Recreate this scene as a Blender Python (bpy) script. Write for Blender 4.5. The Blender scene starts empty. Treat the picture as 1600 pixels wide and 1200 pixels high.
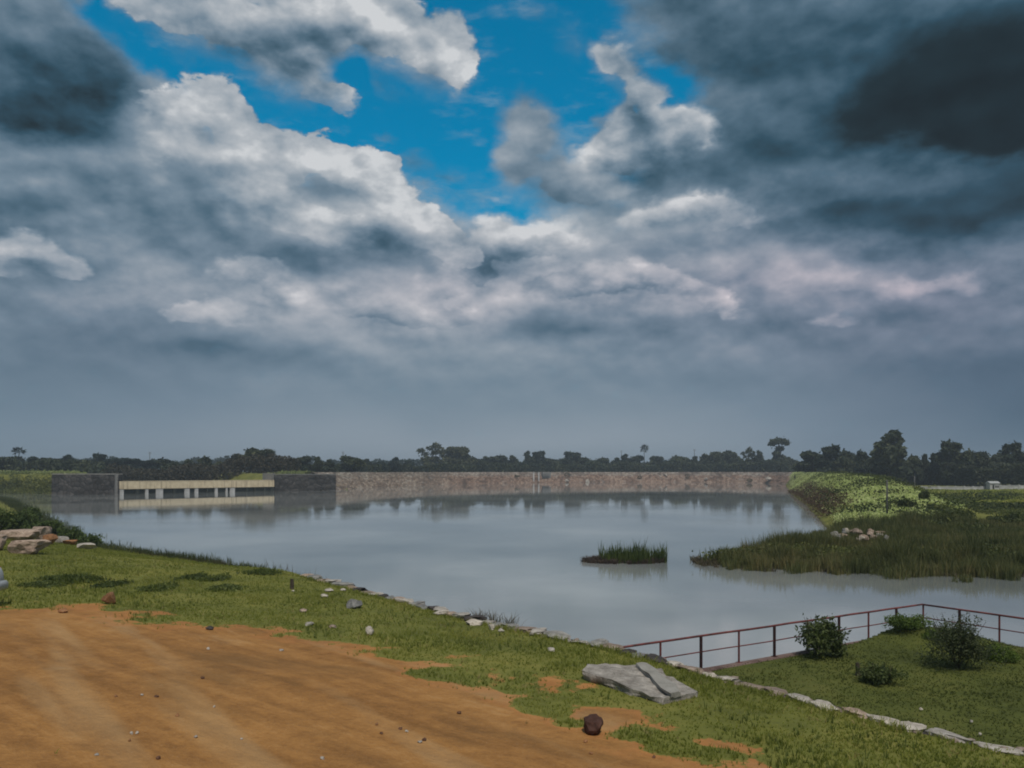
import bpy, bmesh, math, random
import numpy as np
from mathutils import Vector, Matrix, noise as mnoise
random.seed(7); RNG = np.random.default_rng(7)
S = bpy.context.scene
COL = S.collection
R = math.radians

# ------------------------------------------------------------------ camera
CAM_Z = 6.0; F = 1250.0; HY = 737.0
cd = bpy.data.cameras.new('camera'); cam = bpy.data.objects.new('camera', cd); COL.objects.link(cam)
cam.location = (0, 0, CAM_Z); cam.rotation_euler = (R(90), 0, 0)
cd.sensor_width = 36; cd.lens = F/1600*36; cd.shift_y = (HY-600)/1600
cd.clip_start = 0.1; cd.clip_end = 20000
S.camera = cam
S.view_settings.view_transform = 'Standard'; S.view_settings.look = 'None'
S.view_settings.gamma = 1; S.view_settings.use_curve_mapping = False; S.view_settings.exposure = 0.0
try: S.cycles.volume_bounces = 0; S.cycles.filter_width = 1.9
except Exception: pass

# ------------------------------------------------------------------ sun
SUN_EL, SUN_AZ = R(60), R(168)            # azimuth from +Y towards +X
sd = bpy.data.lights.new('sun', 'SUN'); sun = bpy.data.objects.new('sun', sd); COL.objects.link(sun)
sd.energy = 2.5; sd.angle = R(5); sd.color = (1.0, 0.94, 0.84)
sdir = Vector((math.sin(SUN_AZ)*math.cos(SUN_EL), math.cos(SUN_AZ)*math.cos(SUN_EL), math.sin(SUN_EL)))
sun.rotation_euler = (-sdir).to_track_quat('-Z', 'Y').to_euler(); sun.location = (20, -60, 90)

# ------------------------------------------------------------------ node helpers
class NT:
    def __init__(s, tree): s.t = tree; s.t.nodes.clear()
    def n(s, typ, **kw):
        nd = s.t.nodes.new(typ)
        for k, v in kw.items():
            if k.startswith('i_'):
                key = k[2:]; key = int(key) if key.isdigit() else key.replace('_', ' ')
                s.put(nd.inputs[key], v)
            else: setattr(nd, k, v)
        return nd
    def put(s, sock, v):
        if isinstance(v, bpy.types.NodeSocket): s.t.links.new(v, sock)
        elif isinstance(v, bpy.types.Node): s.t.links.new(v.outputs[0], sock)
        else: sock.default_value = v
    def m(s, op, a, b=0.0, c=None, clamp=False):
        nd = s.t.nodes.new('ShaderNodeMath'); nd.operation = op; nd.use_clamp = clamp
        s.put(nd.inputs[0], a); s.put(nd.inputs[1], b)
        if c is not None: s.put(nd.inputs[2], c)
        return nd.outputs[0]
    def vm(s, op, a, b=(0, 0, 0), c=None, sc=None):
        nd = s.t.nodes.new('ShaderNodeVectorMath'); nd.operation = op
        s.put(nd.inputs[0], a); s.put(nd.inputs[1], b)
        if c is not None: s.put(nd.inputs[2], c)
        if sc is not None: s.put(nd.inputs['Scale'], sc)
        return nd.outputs[0] if op not in ('LENGTH', 'DOT_PRODUCT') else nd.outputs[1]
    def noise(s, vec, scale, detail=4, rough=0.55, dist=0.0, col=False):
        nd = s.n('ShaderNodeTexNoise'); s.put(nd.inputs['Vector'], vec)
        nd.inputs['Scale'].default_value = scale; nd.inputs['Detail'].default_value = detail
        nd.inputs['Roughness'].default_value = rough; nd.inputs['Distortion'].default_value = dist
        return nd.outputs['Color'] if col else nd.outputs['Fac']
    def ramp(s, fac, stops, interp='LINEAR'):
        nd = s.n('ShaderNodeValToRGB'); cr = nd.color_ramp; cr.interpolation = interp
        while len(cr.elements) < len(stops): cr.elements.new(0.5)
        for e, (p, c) in zip(cr.elements, stops):
            e.position = p; e.color = tuple(c)+(1,) if len(c) == 3 else c
        s.put(nd.inputs[0], fac); return nd.outputs[0]
    def ss(s, v, a, b, lo=0.0, hi=1.0):
        nd = s.n('ShaderNodeMapRange', interpolation_type='SMOOTHSTEP'); s.put(nd.inputs[0], v)
        for i, x in enumerate((a, b, lo, hi)): nd.inputs[i+1].default_value = x
        return nd.outputs[0]
    def mix(s, f, a, b, mode='MIX'):
        nd = s.n('ShaderNodeMix', data_type='RGBA', blend_type=mode)
        s.put(nd.inputs[0], f); s.put(nd.inputs[6], a if not isinstance(a, tuple) else tuple(a)[:3]+(1,))
        s.put(nd.inputs[7], b if not isinstance(b, tuple) else tuple(b)[:3]+(1,)); return nd.outputs[2]
def lin(*c): return tuple(((v/255+0.055)/1.055)**2.4 if v > 10 else v/255/12.92 for v in c)

# ------------------------------------------------------------------ world: Nishita sky seen through gaps in storm cloud
W_ = bpy.data.worlds.new('World'); S.world = W_; W_.use_nodes = True
w = NT(W_.node_tree)
sky = w.n('ShaderNodeTexSky'); sky.sky_type = 'NISHITA'; sky.sun_disc = False
sky.sun_elevation = SUN_EL; sky.sun_rotation = SUN_AZ
D = w.n('ShaderNodeTexCoord').outputs['Generated']
D = w.vm('NORMALIZE', D)
sep = w.n('ShaderNodeSeparateXYZ'); w.put(sep.inputs[0], D)
az = w.m('ARCTAN2', sep.outputs[0], sep.outputs[1])
el = w.m('ARCSINE', sep.outputs[2])
cmb = w.n('ShaderNodeCombineXYZ'); w.put(cmb.inputs[0], az); w.put(cmb.inputs[1], el)
AE = cmb.outputs[0]
Dn = w.vm('MULTIPLY', D, (1, 1, 1.7))
big = w.vm('SUBTRACT', w.noise(Dn, 6.0, 3, .5, col=True), (.5, .5, .5))
fine = w.vm('SUBTRACT', w.noise(Dn, 24.0, 6, .58, col=True), (.5, .5, .5))
Pw = w.vm('MULTIPLY_ADD', big, (.085, .06, 0), AE)
Pw = w.vm('MULTIPLY_ADD', fine, (.055, .055, 0), Pw)
Psoft = w.vm('MULTIPLY_ADD', big, (.11, .06, 0), AE)
def blobs(vec, items, start=0.0):
    acc = start
    for it in items:
        px, py, rx, ry, amp = it[:5]; rot = it[5] if len(it) > 5 else 0
        u = (px-800)/F; v = (HY-py)/F
        a = math.atan(u); e = math.atan(v*math.cos(a))
        sx = F/(rx*math.cos(a)**1.3); sy = F/(ry*math.cos(a)); c_, s_ = math.cos(R(rot)), math.sin(R(rot))
        if rot == 0: q = w.vm('MULTIPLY_ADD', vec, (sx, sy, 0), (-a*sx, -e*sy, 0))
        else:
            dx = w.vm('DOT_PRODUCT', vec, (c_*sx, s_*sx, 0)); dy = w.vm('DOT_PRODUCT', vec, (-s_*sy, c_*sy, 0))
            dx = w.m('SUBTRACT', dx, (a*c_+e*s_)*sx); dy = w.m('SUBTRACT', dy, (-a*s_+e*c_)*sy)
            q = w.n('ShaderNodeCombineXYZ'); w.put(q.inputs[0], dx); w.put(q.inputs[1], dy)
        g = w.m('SUBTRACT', 1.0, w.vm('LENGTH', q), clamp=True); g = w.m('MULTIPLY', g, g)
        acc = w.m('MULTIPLY_ADD', g, amp, acc)
    return acc

HOLES = [(800,90,300,330,2.0,-10),(700,240,230,150,1.2,-20),(870,60,170,180,1.5),(410,200,130,130,2.2),(300,110,230,85,2.0,-28),
         (520,195,190,90,2.0,-8),(590,120,80,80,1.6),(1030,140,95,110,1.5,30),(215,30,110,90,1.4),(800,320,120,60,.5,10),(600,60,240,200,1.5),(400,60,220,150,1.0),
         (940,220,130,110,.8)]
hz = blobs(Pw, HOLES)
fn = w.noise(Dn, 30.0, 6, .62)
hz = w.m('ADD', hz, w.m('MULTIPLY', w.m('SUBTRACT', fn, .5), .65))
gap = w.ss(hz, .05, .95)
SOFT = [ # broad tone of the cloud deck
 (90,130,420,330,-.08),(120,190,330,110,-.10),
 (380,270,460,280,.15,-20),(850,400,520,250,.30),
 (1180,110,400,330,-.24),(1080,20,260,120,-.08),(1480,150,560,330,-.22),(1650,40,520,420,-.20),(1560,330,460,150,-.22),
 (1250,290,200,110,.02),(1420,350,460,80,-.10),
 (330,345,330,90,-.13),(600,412,380,62,-.22,6),(900,512,360,62,-.30),(350,548,380,56,-.16),(60,330,260,140,-.07),
 (1080,400,500,60,-.08),(1000,285,180,80,-.20),(1200,270,300,120,-.12),
 (1240,440,460,130,.14),(1480,450,300,80,.05),(560,470,760,170,.21),(130,570,400,160,-.04),(40,440,240,70,-.12),
 (800,700,2600,200,.15),(1620,640,800,420,-.24),(0,640,600,300,-.07),(760,600,900,120,-.03)]
L = blobs(Psoft, SOFT, .585)
sm = w.noise(Dn, 11.5, 6, .50); sm2 = w.noise(w.vm('ADD', Dn, (.008, 0, .024)), 11.5, 6, .50)
rel = w.m('SUBTRACT', sm, sm2)
turb = w.m('SUBTRACT', w.noise(w.vm('MULTIPLY', Dn, (1, 1, 1.6)), 5.0, 7, .6), .5)
upness = w.ss(el, R(3), R(13))            # smooth rain-veiled band near the horizon
dark = w.ss(L, .05, .50)
amp = w.m('MULTIPLY', upness, w.m('MULTIPLY_ADD', dark, .8, .2))
L = w.m('MULTIPLY_ADD', w.m('MULTIPLY', rel, .75), amp, L)
L = w.m('MULTIPLY_ADD', w.m('MULTIPLY', turb, .08), amp, L)
# billowing heaps of cloud, each heap lit on its upper rim and flat grey below
vo = w.n('ShaderNodeTexVoronoi', feature='F1'); w.put(vo.inputs['Vector'], w.vm('MULTIPLY_ADD', fine, (.05, .05, .05), Dn))
vo.inputs['Scale'].default_value = 17; vo.inputs['Detail'].default_value = 2.5; vo.inputs['Roughness'].default_value = .55
try: vo.normalize = True
except Exception: pass
puff = w.m('SUBTRACT', .36, vo.outputs['Distance'])
wisp = w.m('SUBTRACT', w.noise(Dn, 38.0, 7, .62), .5)
Pc = w.vm('MULTIPLY_ADD', big, (.045, .035, 0), AE)
Pc = w.vm('MULTIPLY_ADD', fine, (.036, .036, 0), Pc)
def heap(L, gap, items, hi, lo, crisp=.10, soft=.9, k=1.0, up=(-.010, .030), opac=1.0, deep=1.10, fx=None, fy=None):
    it2 = [(i[0], i[1], i[2]*2, i[3]*2, (i[4] if len(i) > 4 else .85)) + tuple(i[5:6]) for i in items]
    d0 = blobs(Pc, it2); du = blobs(w.vm('ADD', Pc, (up[0], up[1], 0)), it2)
    add = w.m('MULTIPLY_ADD', wisp, .25*k, w.m('MULTIPLY', puff, k))
    add = w.m('MULTIPLY', add, w.ss(d0, .0, .2))
    d = w.m('ADD', d0, add); dup = w.m('ADD', du, add)
    s_ = w.ss(w.m('SUBTRACT', du, d0), -.12, .18)
    width = w.m('MULTIPLY_ADD', s_, soft-crisp, crisp)
    mask = w.m('DIVIDE', w.m('SUBTRACT', d, .22), width, clamp=True)
    mask = w.m('MULTIPLY', w.ss(mask, 0, 1), opac)
    if fx: mask = w.m('MULTIPLY', mask, w.ss(w.m('MULTIPLY_ADD', puff, .12, az), math.atan((fx[0]-800)/F), math.atan((fx[1]-800)/F)))
    if fy: mask = w.m('MULTIPLY', mask, w.ss(w.m('MULTIPLY_ADD', puff, .08, el), math.atan((HY-fy[0])/F)*.97, math.atan((HY-fy[1])/F)*.97))
    lum = w.ss(dup, .05, deep, hi, lo)
    lum = w.m('MULTIPLY_ADD', puff, .46*k, lum)
    lum = w.m('MULTIPLY_ADD', rel, 1.25*k, lum)
    L2 = w.m('ADD', L, w.m('MULTIPLY', mask, w.m('SUBTRACT', lum, L)))
    return L2, w.m('MULTIPLY', gap, w.m('SUBTRACT', 1.0, mask))
# storm mass upper right, dark shelf upper left
L, gap = heap(L, gap, [(1450,150,170,75),(1580,90,150,120),(1420,60,120,70,.5),(1330,185,60,45,.6),(1570,200,110,50)], .16, .08, .8, .6, .2)
L, gap = heap(L, gap, [(1500,325,190,40),(1350,330,120,24,.7),(1600,300,120,60)], .26, .19, .7, .7, .25)
L, gap = heap(L, gap, [(50,80,130,90),(130,150,90,60),(170,110,50,40),(30,180,110,40)], .42, .20, .8, .9, .6)
L, gap = heap(L, gap, [(1205,458,38,20),(1140,435,40,22),(1310,445,58,28),(1400,470,80,22),(1300,507,52,12),(1480,450,70,26)], .78, .42, .5, 1.4, .7, (-.004,.016), .8)
L, gap = heap(L, gap, [(390,430,58,24),(440,455,50,24),(310,502,60,20),(400,490,90,28)], .84, .50, .22, 1.2, .8, (-.004,.018), .85)
L, gap = heap(L, gap, [(560,478,120,30),(700,445,40,34,.8,-20),(745,490,60,20),(640,505,80,22)], .84, .50, .3, 1.3, .8, (-.006,.018), .85)
L, gap = heap(L, gap, [(40,385,50,28),(105,420,35,20),(20,420,60,20)], .82, .36, .25, 1.1, .8, (0,.018))
L, gap = heap(L, gap, [(1090,325,75,26),(1010,345,60,24),(1150,350,50,18)], .86, .44, .4, 1.2, .8, (-.004,.018), .9)
L, gap = heap(L, gap, [(820,190,55,46),(815,245,52,44),(860,290,80,44),(940,290,70,40)], .68, .56, .5, 1.1, .6)
L, gap = heap(L, gap, [(850,385,95,44),(765,385,60,36),(960,440,90,28),(1050,458,74,30,.75,-25),(1120,485,60,26,.5,-28),(880,462,120,32),(760,430,50,30)], .92, .48, .3, 1.2, .9, (-.006,.022))
L, gap = heap(L, gap, [(955,85,36,32),(990,140,34,40),(1005,200,64,40),(950,240,70,40),(1020,262,95,40),(1060,215,50,36)], .82, .46, .40, 1.3, 1.1, (-.004,.024))
L, gap = heap(L, gap, [(690,272,80,20),(765,303,60,16),(635,248,44,14),(590,212,26,8),(900,70,36,30,.6),(830,20,40,16,.5)], .80, .60, 1.2, 1.6, 1.6, (-.004,.014), .6)
L, gap = heap(L, gap, [(328,158,48,36),(300,230,80,62),(375,262,62,56),(440,280,60,46),(492,235,34,30),(552,258,54,32),(600,318,66,44,.85,-30),(665,362,66,34,.85,-30),
  (705,396,48,18),(440,345,140,40),(570,372,100,30)], .86, .50, .12, 1.1, 1.0, (.002, .032), 1.0, 1.9, fx=(190, 310))
L = w.m('ADD', L, blobs(Psoft, [(330,335,230,90,-.16),(520,405,380,50,-.20,5),(600,400,200,60,-.08),(160,330,300,200,.04)]))
L, gap = heap(L, gap, [(390,60,125,74),(280,18,84,34),(470,110,66,62),(520,30,80,60),(590,40,54,46),(645,85,82,60),(690,92,36,42),(505,160,40,20),(556,108,22,20,-1.3)], .84, .52, .2, 1.0, 1.15, (.012, .030), deep=1.6, fy=(235, 120))
L = w.m('ADD', L, blobs(Psoft, [(470,110,190,130,-.14),(330,80,120,60,-.05)]))
CLOUD = [(0,lin(24,31,36)),(.15,lin(34,49,57)),(.3,lin(50,79,96)),(.45,lin(80,106,124)),(.6,lin(113,133,149)),(.75,lin(147,159,170)),(.9,lin(178,184,190)),(1,lin(206,209,212))]
cc = w.ramp(L, CLOUD)
pink = blobs(Psoft, [(150,520,600,260,.4),(700,480,700,150,.25),(1450,470,800,340,1.0),(1600,600,600,300,.7),(1150,450,500,150,.5),(700,440,500,120,.35)])
cc = w.mix(w.m('MULTIPLY', pink, .55, clamp=True), cc, w.vm('MULTIPLY', cc, (1.28, .98, 1.04)))
cc = w.vm('SCALE', cc, sc=10.0)
blue = w.vm('MULTIPLY', sky.outputs[0], (.0, .93, 1.13))
wn = w.ss(w.noise(w.vm('MULTIPLY', Dn, (1, 1, 2.0)), 9.0, 8, .65), .50, .78)
blue = w.mix(w.m('MULTIPLY', wn, .5), blue, tuple(10*v for v in lin(150, 168, 180)))
final = w.mix(gap, cc, blue)
bg = w.n('ShaderNodeBackground'); w.put(bg.inputs[0], final); bg.inputs[1].default_value = 0.1
out = w.n('ShaderNodeOutputWorld'); w.put(out.inputs[0], bg)
W_.cycles.sampling_method = 'MANUAL' if hasattr(W_.cycles, 'sampling_method') else W_.cycles.sampling_method
try: W_.cycles.sample_map_resolution = 512
except Exception: pass

# ------------------------------------------------------------------ object helpers
def tag(o, label=None, cat=None, group=None, kind=None):
    if label: o['label'] = label
    if cat: o['category'] = cat
    if group: o['group'] = group
    if kind: o['kind'] = kind
    return o
def link(name, me, m=None, parent=None):
    o = bpy.data.objects.new(name, me); COL.objects.link(o)
    if m is not None and me is not None and not me.materials: me.materials.append(m)
    if parent is not None: o.parent = parent
    return o
def empty(name, loc, rz=0, sc=None):
    o = bpy.data.objects.new(name, None); COL.objects.link(o); o.location = loc; o.rotation_euler = (0, 0, rz)
    o.empty_display_size = .2
    if sc is not None: o.scale = sc
    return o
def npmesh(name, V, Fc, smooth=False):
    V = np.asarray(V, np.float32); Fc = np.asarray(Fc, np.int32); k = Fc.shape[1]
    me = bpy.data.meshes.new(name); me.vertices.add(len(V)); me.vertices.foreach_set('co', V.ravel())
    me.loops.add(Fc.size); me.loops.foreach_set('vertex_index', Fc.ravel())
    me.polygons.add(len(Fc)); me.polygons.foreach_set('loop_start', np.arange(0, Fc.size, k, dtype=np.int32))
    me.polygons.foreach_set('loop_total', np.full(len(Fc), k, np.int32))
    me.polygons.foreach_set('use_smooth', np.full(len(Fc), smooth))
    me.update(calc_edges=True); return me
def bmesh_to(name, bm, smooth=False):
    me = bpy.data.meshes.new(name); bmesh.ops.recalc_face_normals(bm, faces=bm.faces); bm.to_mesh(me); bm.free()
    if smooth:
        for p in me.polygons: p.use_smooth = True
    return me
def add_box(bm, c, s, rz=0, bev=0.0):
    r = bmesh.ops.create_cube(bm, size=1)['verts']
    bmesh.ops.scale(bm, verts=r, vec=s); bmesh.ops.rotate(bm, verts=r, cent=(0, 0, 0), matrix=Matrix.Rotation(rz, 3, 'Z'))
    bmesh.ops.translate(bm, verts=r, vec=c)
    if bev:
        es = list({e for v in r for e in v.link_edges}); bmesh.ops.bevel(bm, geom=es, offset=bev, segments=1, affect='EDGES')
def tube(bm, pts, rad, n=8, cap=True):
    pts = [Vector(p) for p in pts]; rings = []
    rr = rad if isinstance(rad, (list, tuple)) else [rad]*len(pts)
    for i, p in enumerate(pts):
        d = (pts[min(i+1, len(pts)-1)]-pts[max(i-1, 0)]).normalized()
        u = d.orthogonal().normalized() if i == 0 else (uprev-d*uprev.dot(d)).normalized()
        uprev = u; v = d.cross(u)
        rings.append([bm.verts.new(p+(u*math.cos(2*math.pi*k/n)+v*math.sin(2*math.pi*k/n))*rr[i]) for k in range(n)])
    for a, b in zip(rings, rings[1:]):
        for k in range(n): bm.faces.new((a[k], a[(k+1) % n], b[(k+1) % n], b[k]))
    if cap: bm.faces.new(rings[0][::-1]); bm.faces.new(rings[-1])

# ------------------------------------------------------------------ materials
def mat(name, rough=.85, spec=.3):
    m = bpy.data.materials.new(name); m.use_nodes = True; t = NT(m.node_tree)
    b = t.n('ShaderNodeBsdfPrincipled'); o = t.n('ShaderNodeOutputMaterial'); t.put(o.inputs[0], b)
    b.inputs['Roughness'].default_value = rough; b.inputs['Specular IOR Level'].default_value = spec
    return m, t, b
def bump(t, b, h, dist, strength=1.0):
    n = t.n('ShaderNodeBump'); t.put(n.inputs['Height'], h); n.inputs['Distance'].default_value = dist
    n.inputs['Strength'].default_value = strength; t.put(b.inputs['Normal'], n)
def leafmat(name, cols, rough=.6, trans=.35, scale=.25, spec=.25):
    """leaves or blades: colour differs leaf by leaf and in larger patches; some light passes through"""
    m, t, b = mat(name, rough, spec)
    g = t.n('ShaderNodeNewGeometry'); oi = t.n('ShaderNodeObjectInfo')
    tc = t.vm('ADD', g.outputs['Position'], (0, 0, 0))
    n = t.noise(tc, scale, 4, .6)
    f = t.m('ADD', t.m('MULTIPLY', g.outputs['Random Per Island'], .40), t.m('MULTIPLY', t.m('SUBTRACT', n, .30), 1.5))
    f = t.m('ADD', f, t.m('MULTIPLY', t.m('SUBTRACT', oi.outputs['Random'], .5), .35))
    c = t.ramp(f, [(i/(len(cols)-1), x) for i, x in enumerate(cols)])
    t.put(b.inputs['Base Color'], c)
    if trans:
        tr = t.n('ShaderNodeBsdfTranslucent'); t.put(tr.inputs[0], t.vm('MULTIPLY', c, (1.1, 1.25, .7)))
        mx = t.n('ShaderNodeMixShader'); mx.inputs[0].default_value = trans
        t.put(mx.inputs[1], b); t.put(mx.inputs[2], tr)
        t.put(t.t.nodes['Material Output'].inputs[0], mx)
    return m
def stonemat(name, c1, c2, c3, scale=3.0, bd=.03, rough=.9):
    m, t, b = mat(name, rough, .25)
    tc = t.n('ShaderNodeTexCoord').outputs['Object']; oi = t.n('ShaderNodeObjectInfo')
    n = t.noise(tc, scale, 7, .65); n2 = t.noise(tc, scale*5, 5, .6)
    f = t.m('ADD', t.m('MULTIPLY_ADD', t.m('SUBTRACT', n, .5), 1.4, .45), t.m('MULTIPLY', t.m('SUBTRACT', n2, .5), .6))
    c = t.ramp(f, [(.1, c1), (.5, c2), (.9, c3)])
    sp = t.ss(t.noise(tc, scale*9, 3, .7), .62, .72)
    c = t.mix(t.m('MULTIPLY', sp, .5), c, tuple(v*.45 for v in c1))
    c = t.mix(1.0, c, t.ramp(oi.outputs['Random'], [(0, (.72, .72, .74)), (1, (1.15, 1.1, 1.05))]), 'MULTIPLY')
    t.put(b.inputs['Base Color'], c); bump(t, b, t.m('ADD', n, t.m('MULTIPLY', n2, .4)), bd)
    return m

# ------------------------------------------------------------------ where the land lies
STONE_LINE = [(-9.4, 36.2), (-6.6, 32.3), (-4.2, 29.2), (-2.1, 26.3), (.5, 23.4), (2.7, 21.2), (4.4, 18.65), (6.3, 16), (7.4, 14.4), (8.6, 13.2)]
NEAR = [(-900, 700), (-150, 210), (-117, 183), (-72, 119), (-49, 85), (-38, 69), (-31, 61), (-24.4, 55.5), (-18.6, 50.7), (-13.9, 44.5), (-10.6, 38.6)] + \
       [(x+.22, y+.18) for x, y in STONE_LINE] + [(12, 9.2), (18, 2), (40, -25), (40, -900), (-900, -900)]
LAWN = [(2.9, 21.35), (5.36, 22.8), (10.9, 26.1), (14.55, 28.3), (16.2, 26.0), (24, 14.3), (36, -4), (36, -60), (18, -60), (18, 2), (12, 9), (8.6, 13.2), (4.4, 18.6), (2.6, 21.0)]
RIGHT = [(170, 900), (140, 402), (133, 385), (84, 242), (52.6, 141), (38.5, 98), (31.5, 78), (26, 67), (20.5, 60.5), (15.8, 55.5), (12.4, 53), (12.2, 51.6), (16.2, 50.4), (19.8, 48.8), (23.6, 47.6), (28.4, 46.6), (38, 45.5), (55, 43), (200, 30), (1500, -50), (1500, 900)]
FAR = [(-3000, 400), (-300, 250), (-141, 222), (-121.6, 214), (-102, 208), (-72, 242), (-57, 259), (-55, 290), (-52, 326), (-31, 385), (17.6, 441), (94, 469), (121, 440), (140, 396), (190, 500), (900, 6000), (-3000, 6000)]
WEIR = [(-102, 208), (-72, 242), (-130, 330), (-165, 290)]
RIDGE = [(143, 404, 5.4), (100, 250, 5.0), (78, 190, 5.0), (61, 137, 4.5), (51, 109, 3.5), (45, 91, 2.1), (39, 76, .9)]
DIRT_EDGE = [(-30, 945), (0, 948), (100, 950), (200, 962), (300, 975), (400, 985), (470, 992), (560, 1010), (650, 1024), (730, 1050), (800, 1070), (870, 1090), (900, 1105), (980, 1130), (1050, 1155), (1150, 1180), (1250, 1212), (1500, 1300), (1900, 1450)]
GRASS_SPOTS = [(690, 1056, 62, 10), (640, 1022, 40, 7), (600, 1000, 40, 8), (835, 1103, 34, 9), (868, 1112, 40, 8), (800, 1078, 18, 5), (1000, 1150, 60, 9), (500, 985, 40, 7), (760, 1035, 30, 6), (1080, 1175, 60, 12), (890, 1132, 30, 8)]
BARE_SPOTS = [(575, 1012, 40, 7), (1225, 1112, 26, 6), (1130, 1165, 70, 10), (960, 1118, 60, 10), (1330, 1160, 40, 8), (1000, 1015, 30, 4), (480, 985, 34, 5)]

def poly_sd(X, Y, P, closed=True):
    """signed distance (positive inside) to polygon P"""
    d = np.full(X.shape, 1e9); ins = np.zeros(X.shape, bool); n = len(P)
    for i in range(n if closed else n-1):
        x0, y0 = P[i][:2]; x1, y1 = P[(i+1) % n][:2]; dx, dy = x1-x0, y1-y0
        t = np.clip(((X-x0)*dx+(Y-y0)*dy)/(dx*dx+dy*dy+1e-12), 0, 1)
        d = np.minimum(d, np.hypot(X-x0-t*dx, Y-y0-t*dy))
        if closed and dy != 0:
            c = ((y0 > Y) != (y1 > Y)); xi = x0+(Y-y0)*dx/dy; ins ^= c & (X < xi)
    return np.where(ins, d, -d) if closed else d
def sstep(a, b, x): t = np.clip((x-a)/(b-a), 0, 1); return t*t*(3-2*t)
def vnoise(X, Y, s, seed=0):
    """cheap smooth value noise"""
    def h(i, j):
        v = np.sin(i*127.1+j*311.7+seed*74.7)*43758.5453; return v-np.floor(v)
    x = X/s; y = Y/s; i = np.floor(x); j = np.floor(y); fx = x-i; fy = y-j
    fx = fx*fx*(3-2*fx); fy = fy*fy*(3-2*fy)
    return (h(i, j)*(1-fx)+h(i+1, j)*fx)*(1-fy)+(h(i, j+1)*(1-fx)+h(i+1, j+1)*fx)*fy
def fbm(X, Y, s, o=4, seed=0):
    r = 0; a = .5; tot = 0
    for k in range(o): r = r+a*vnoise(X, Y, s/2**k, seed+k); tot += a; a *= .5
    return r/tot
def height(X, Y):
    X = np.asarray(X, float); Y = np.asarray(Y, float)
    z = np.full(X.shape, -1.6)
    t = poly_sd(X, Y, NEAR); g = sstep(37, 47, Y)
    steep = np.minimum(1.30, -1.6+np.maximum(t, 0)*9.0)+.085*np.clip(t-.3, 0, 14)
    gentle = np.where(t > 0, 1.35*(1-np.exp(-np.maximum(t, 0)/6))+.045*np.clip(t, 0, 14), np.maximum(-1.6, t*.25))
    hn = steep*(1-g)+gentle*g
    hn = hn+(fbm(X, Y, 5, 3, 3)-.5)*.26*sstep(.8, 4, t)+(fbm(X, Y, .9, 3, 5)-.5)*.07*sstep(.3, 1.5, t)*np.clip(g+.5, 0, 1)
    z = np.where(t > -8, np.maximum(z, hn), z)
    s = poly_sd(X, Y, LAWN)
    hl = .40+.42*np.exp(-((X-13.6)**2+(Y-26.4)**2)/2.6)+(fbm(X, Y, 2.5, 3, 8)-.5)*.12
    z = np.where(s > .12, np.maximum(z, hl), z)
    r = poly_sd(X, Y, RIGHT)
    hr = np.where(r > 0, .25*sstep(0, 3, r)+1.1*(1-np.exp(-np.maximum(r, 0)/35))+(fbm(X, Y, 9, 3, 11)-.45)*.7*sstep(4, 20, r), np.maximum(-1.6, r*.2))
    z = np.where(r > -8, np.maximum(z, hr), z)
    rd = np.full(X.shape, 1e9); rz = np.zeros(X.shape)
    for (x0, y0, z0), (x1, y1, z1) in zip(RIDGE, RIDGE[1:]):
        dx, dy = x1-x0, y1-y0; tt = np.clip(((X-x0)*dx+(Y-y0)*dy)/(dx*dx+dy*dy), 0, 1)
        dd = np.hypot(X-x0-tt*dx, Y-y0-tt*dy); zz = z0+(z1-z0)*tt
        rz = np.where(dd < rd, zz, rz); rd = np.minimum(rd, dd)
    wob = (fbm(X, Y, 7, 3, 21)-.5)
    he = (rz+wob*.5)*np.clip(1-sstep(1.5, 13.5, rd+wob*3), 0, 1)
    he = he*sstep(-1.5, 2.5, r); z = np.where((r > -1.5) & (he > .06), np.maximum(z, he), z)
    f = poly_sd(X, Y, FAR); wsd = poly_sd(X, Y, WEIR)
    dmz = sstep(-60, -56, X); hf = 5.35*(sstep(.4, 9.5, f)*(1-dmz)+sstep(7, 12.5, f)*dmz)+(fbm(X, Y, 40, 3, 31)-.5)*.5*sstep(10, 40, f)
    hf = np.where(f > 0, hf-(.4+1.2*dmz)*(1-sstep(9, 11.5, f)), np.maximum(-1.6, f*.3))
    hf = np.minimum(hf, 5.5-np.clip(X-150, 0, 350)*.01)
    wcut = sstep(-6, 3, wsd); hf = np.where(f > .3, hf*(1-wcut)+(3.2*sstep(3, 8, f)-1.6)*wcut, hf)
    z = np.where(f > -8, np.maximum(z, hf), z)
    return z
def H1(x, y): return float(height(np.array([x]), np.array([y]))[0])
def W(px, py, z): d = (CAM_Z-z)*F/(py-HY); return ((px-800)/F*d, d, z)
def G(px, py):
    """where the ground lies along one line of sight of the survey photograph"""
    ds = np.geomspace(6, 3000, 3000); u = (px-800)/F; v = (HY-py)/F
    hz_ = np.maximum(height(u*ds, ds), 0.0); ray = CAM_Z+v*ds
    i = int(np.argmax(ray <= hz_)); d = ds[i]; return (u*d, d, float(hz_[i]))

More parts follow.
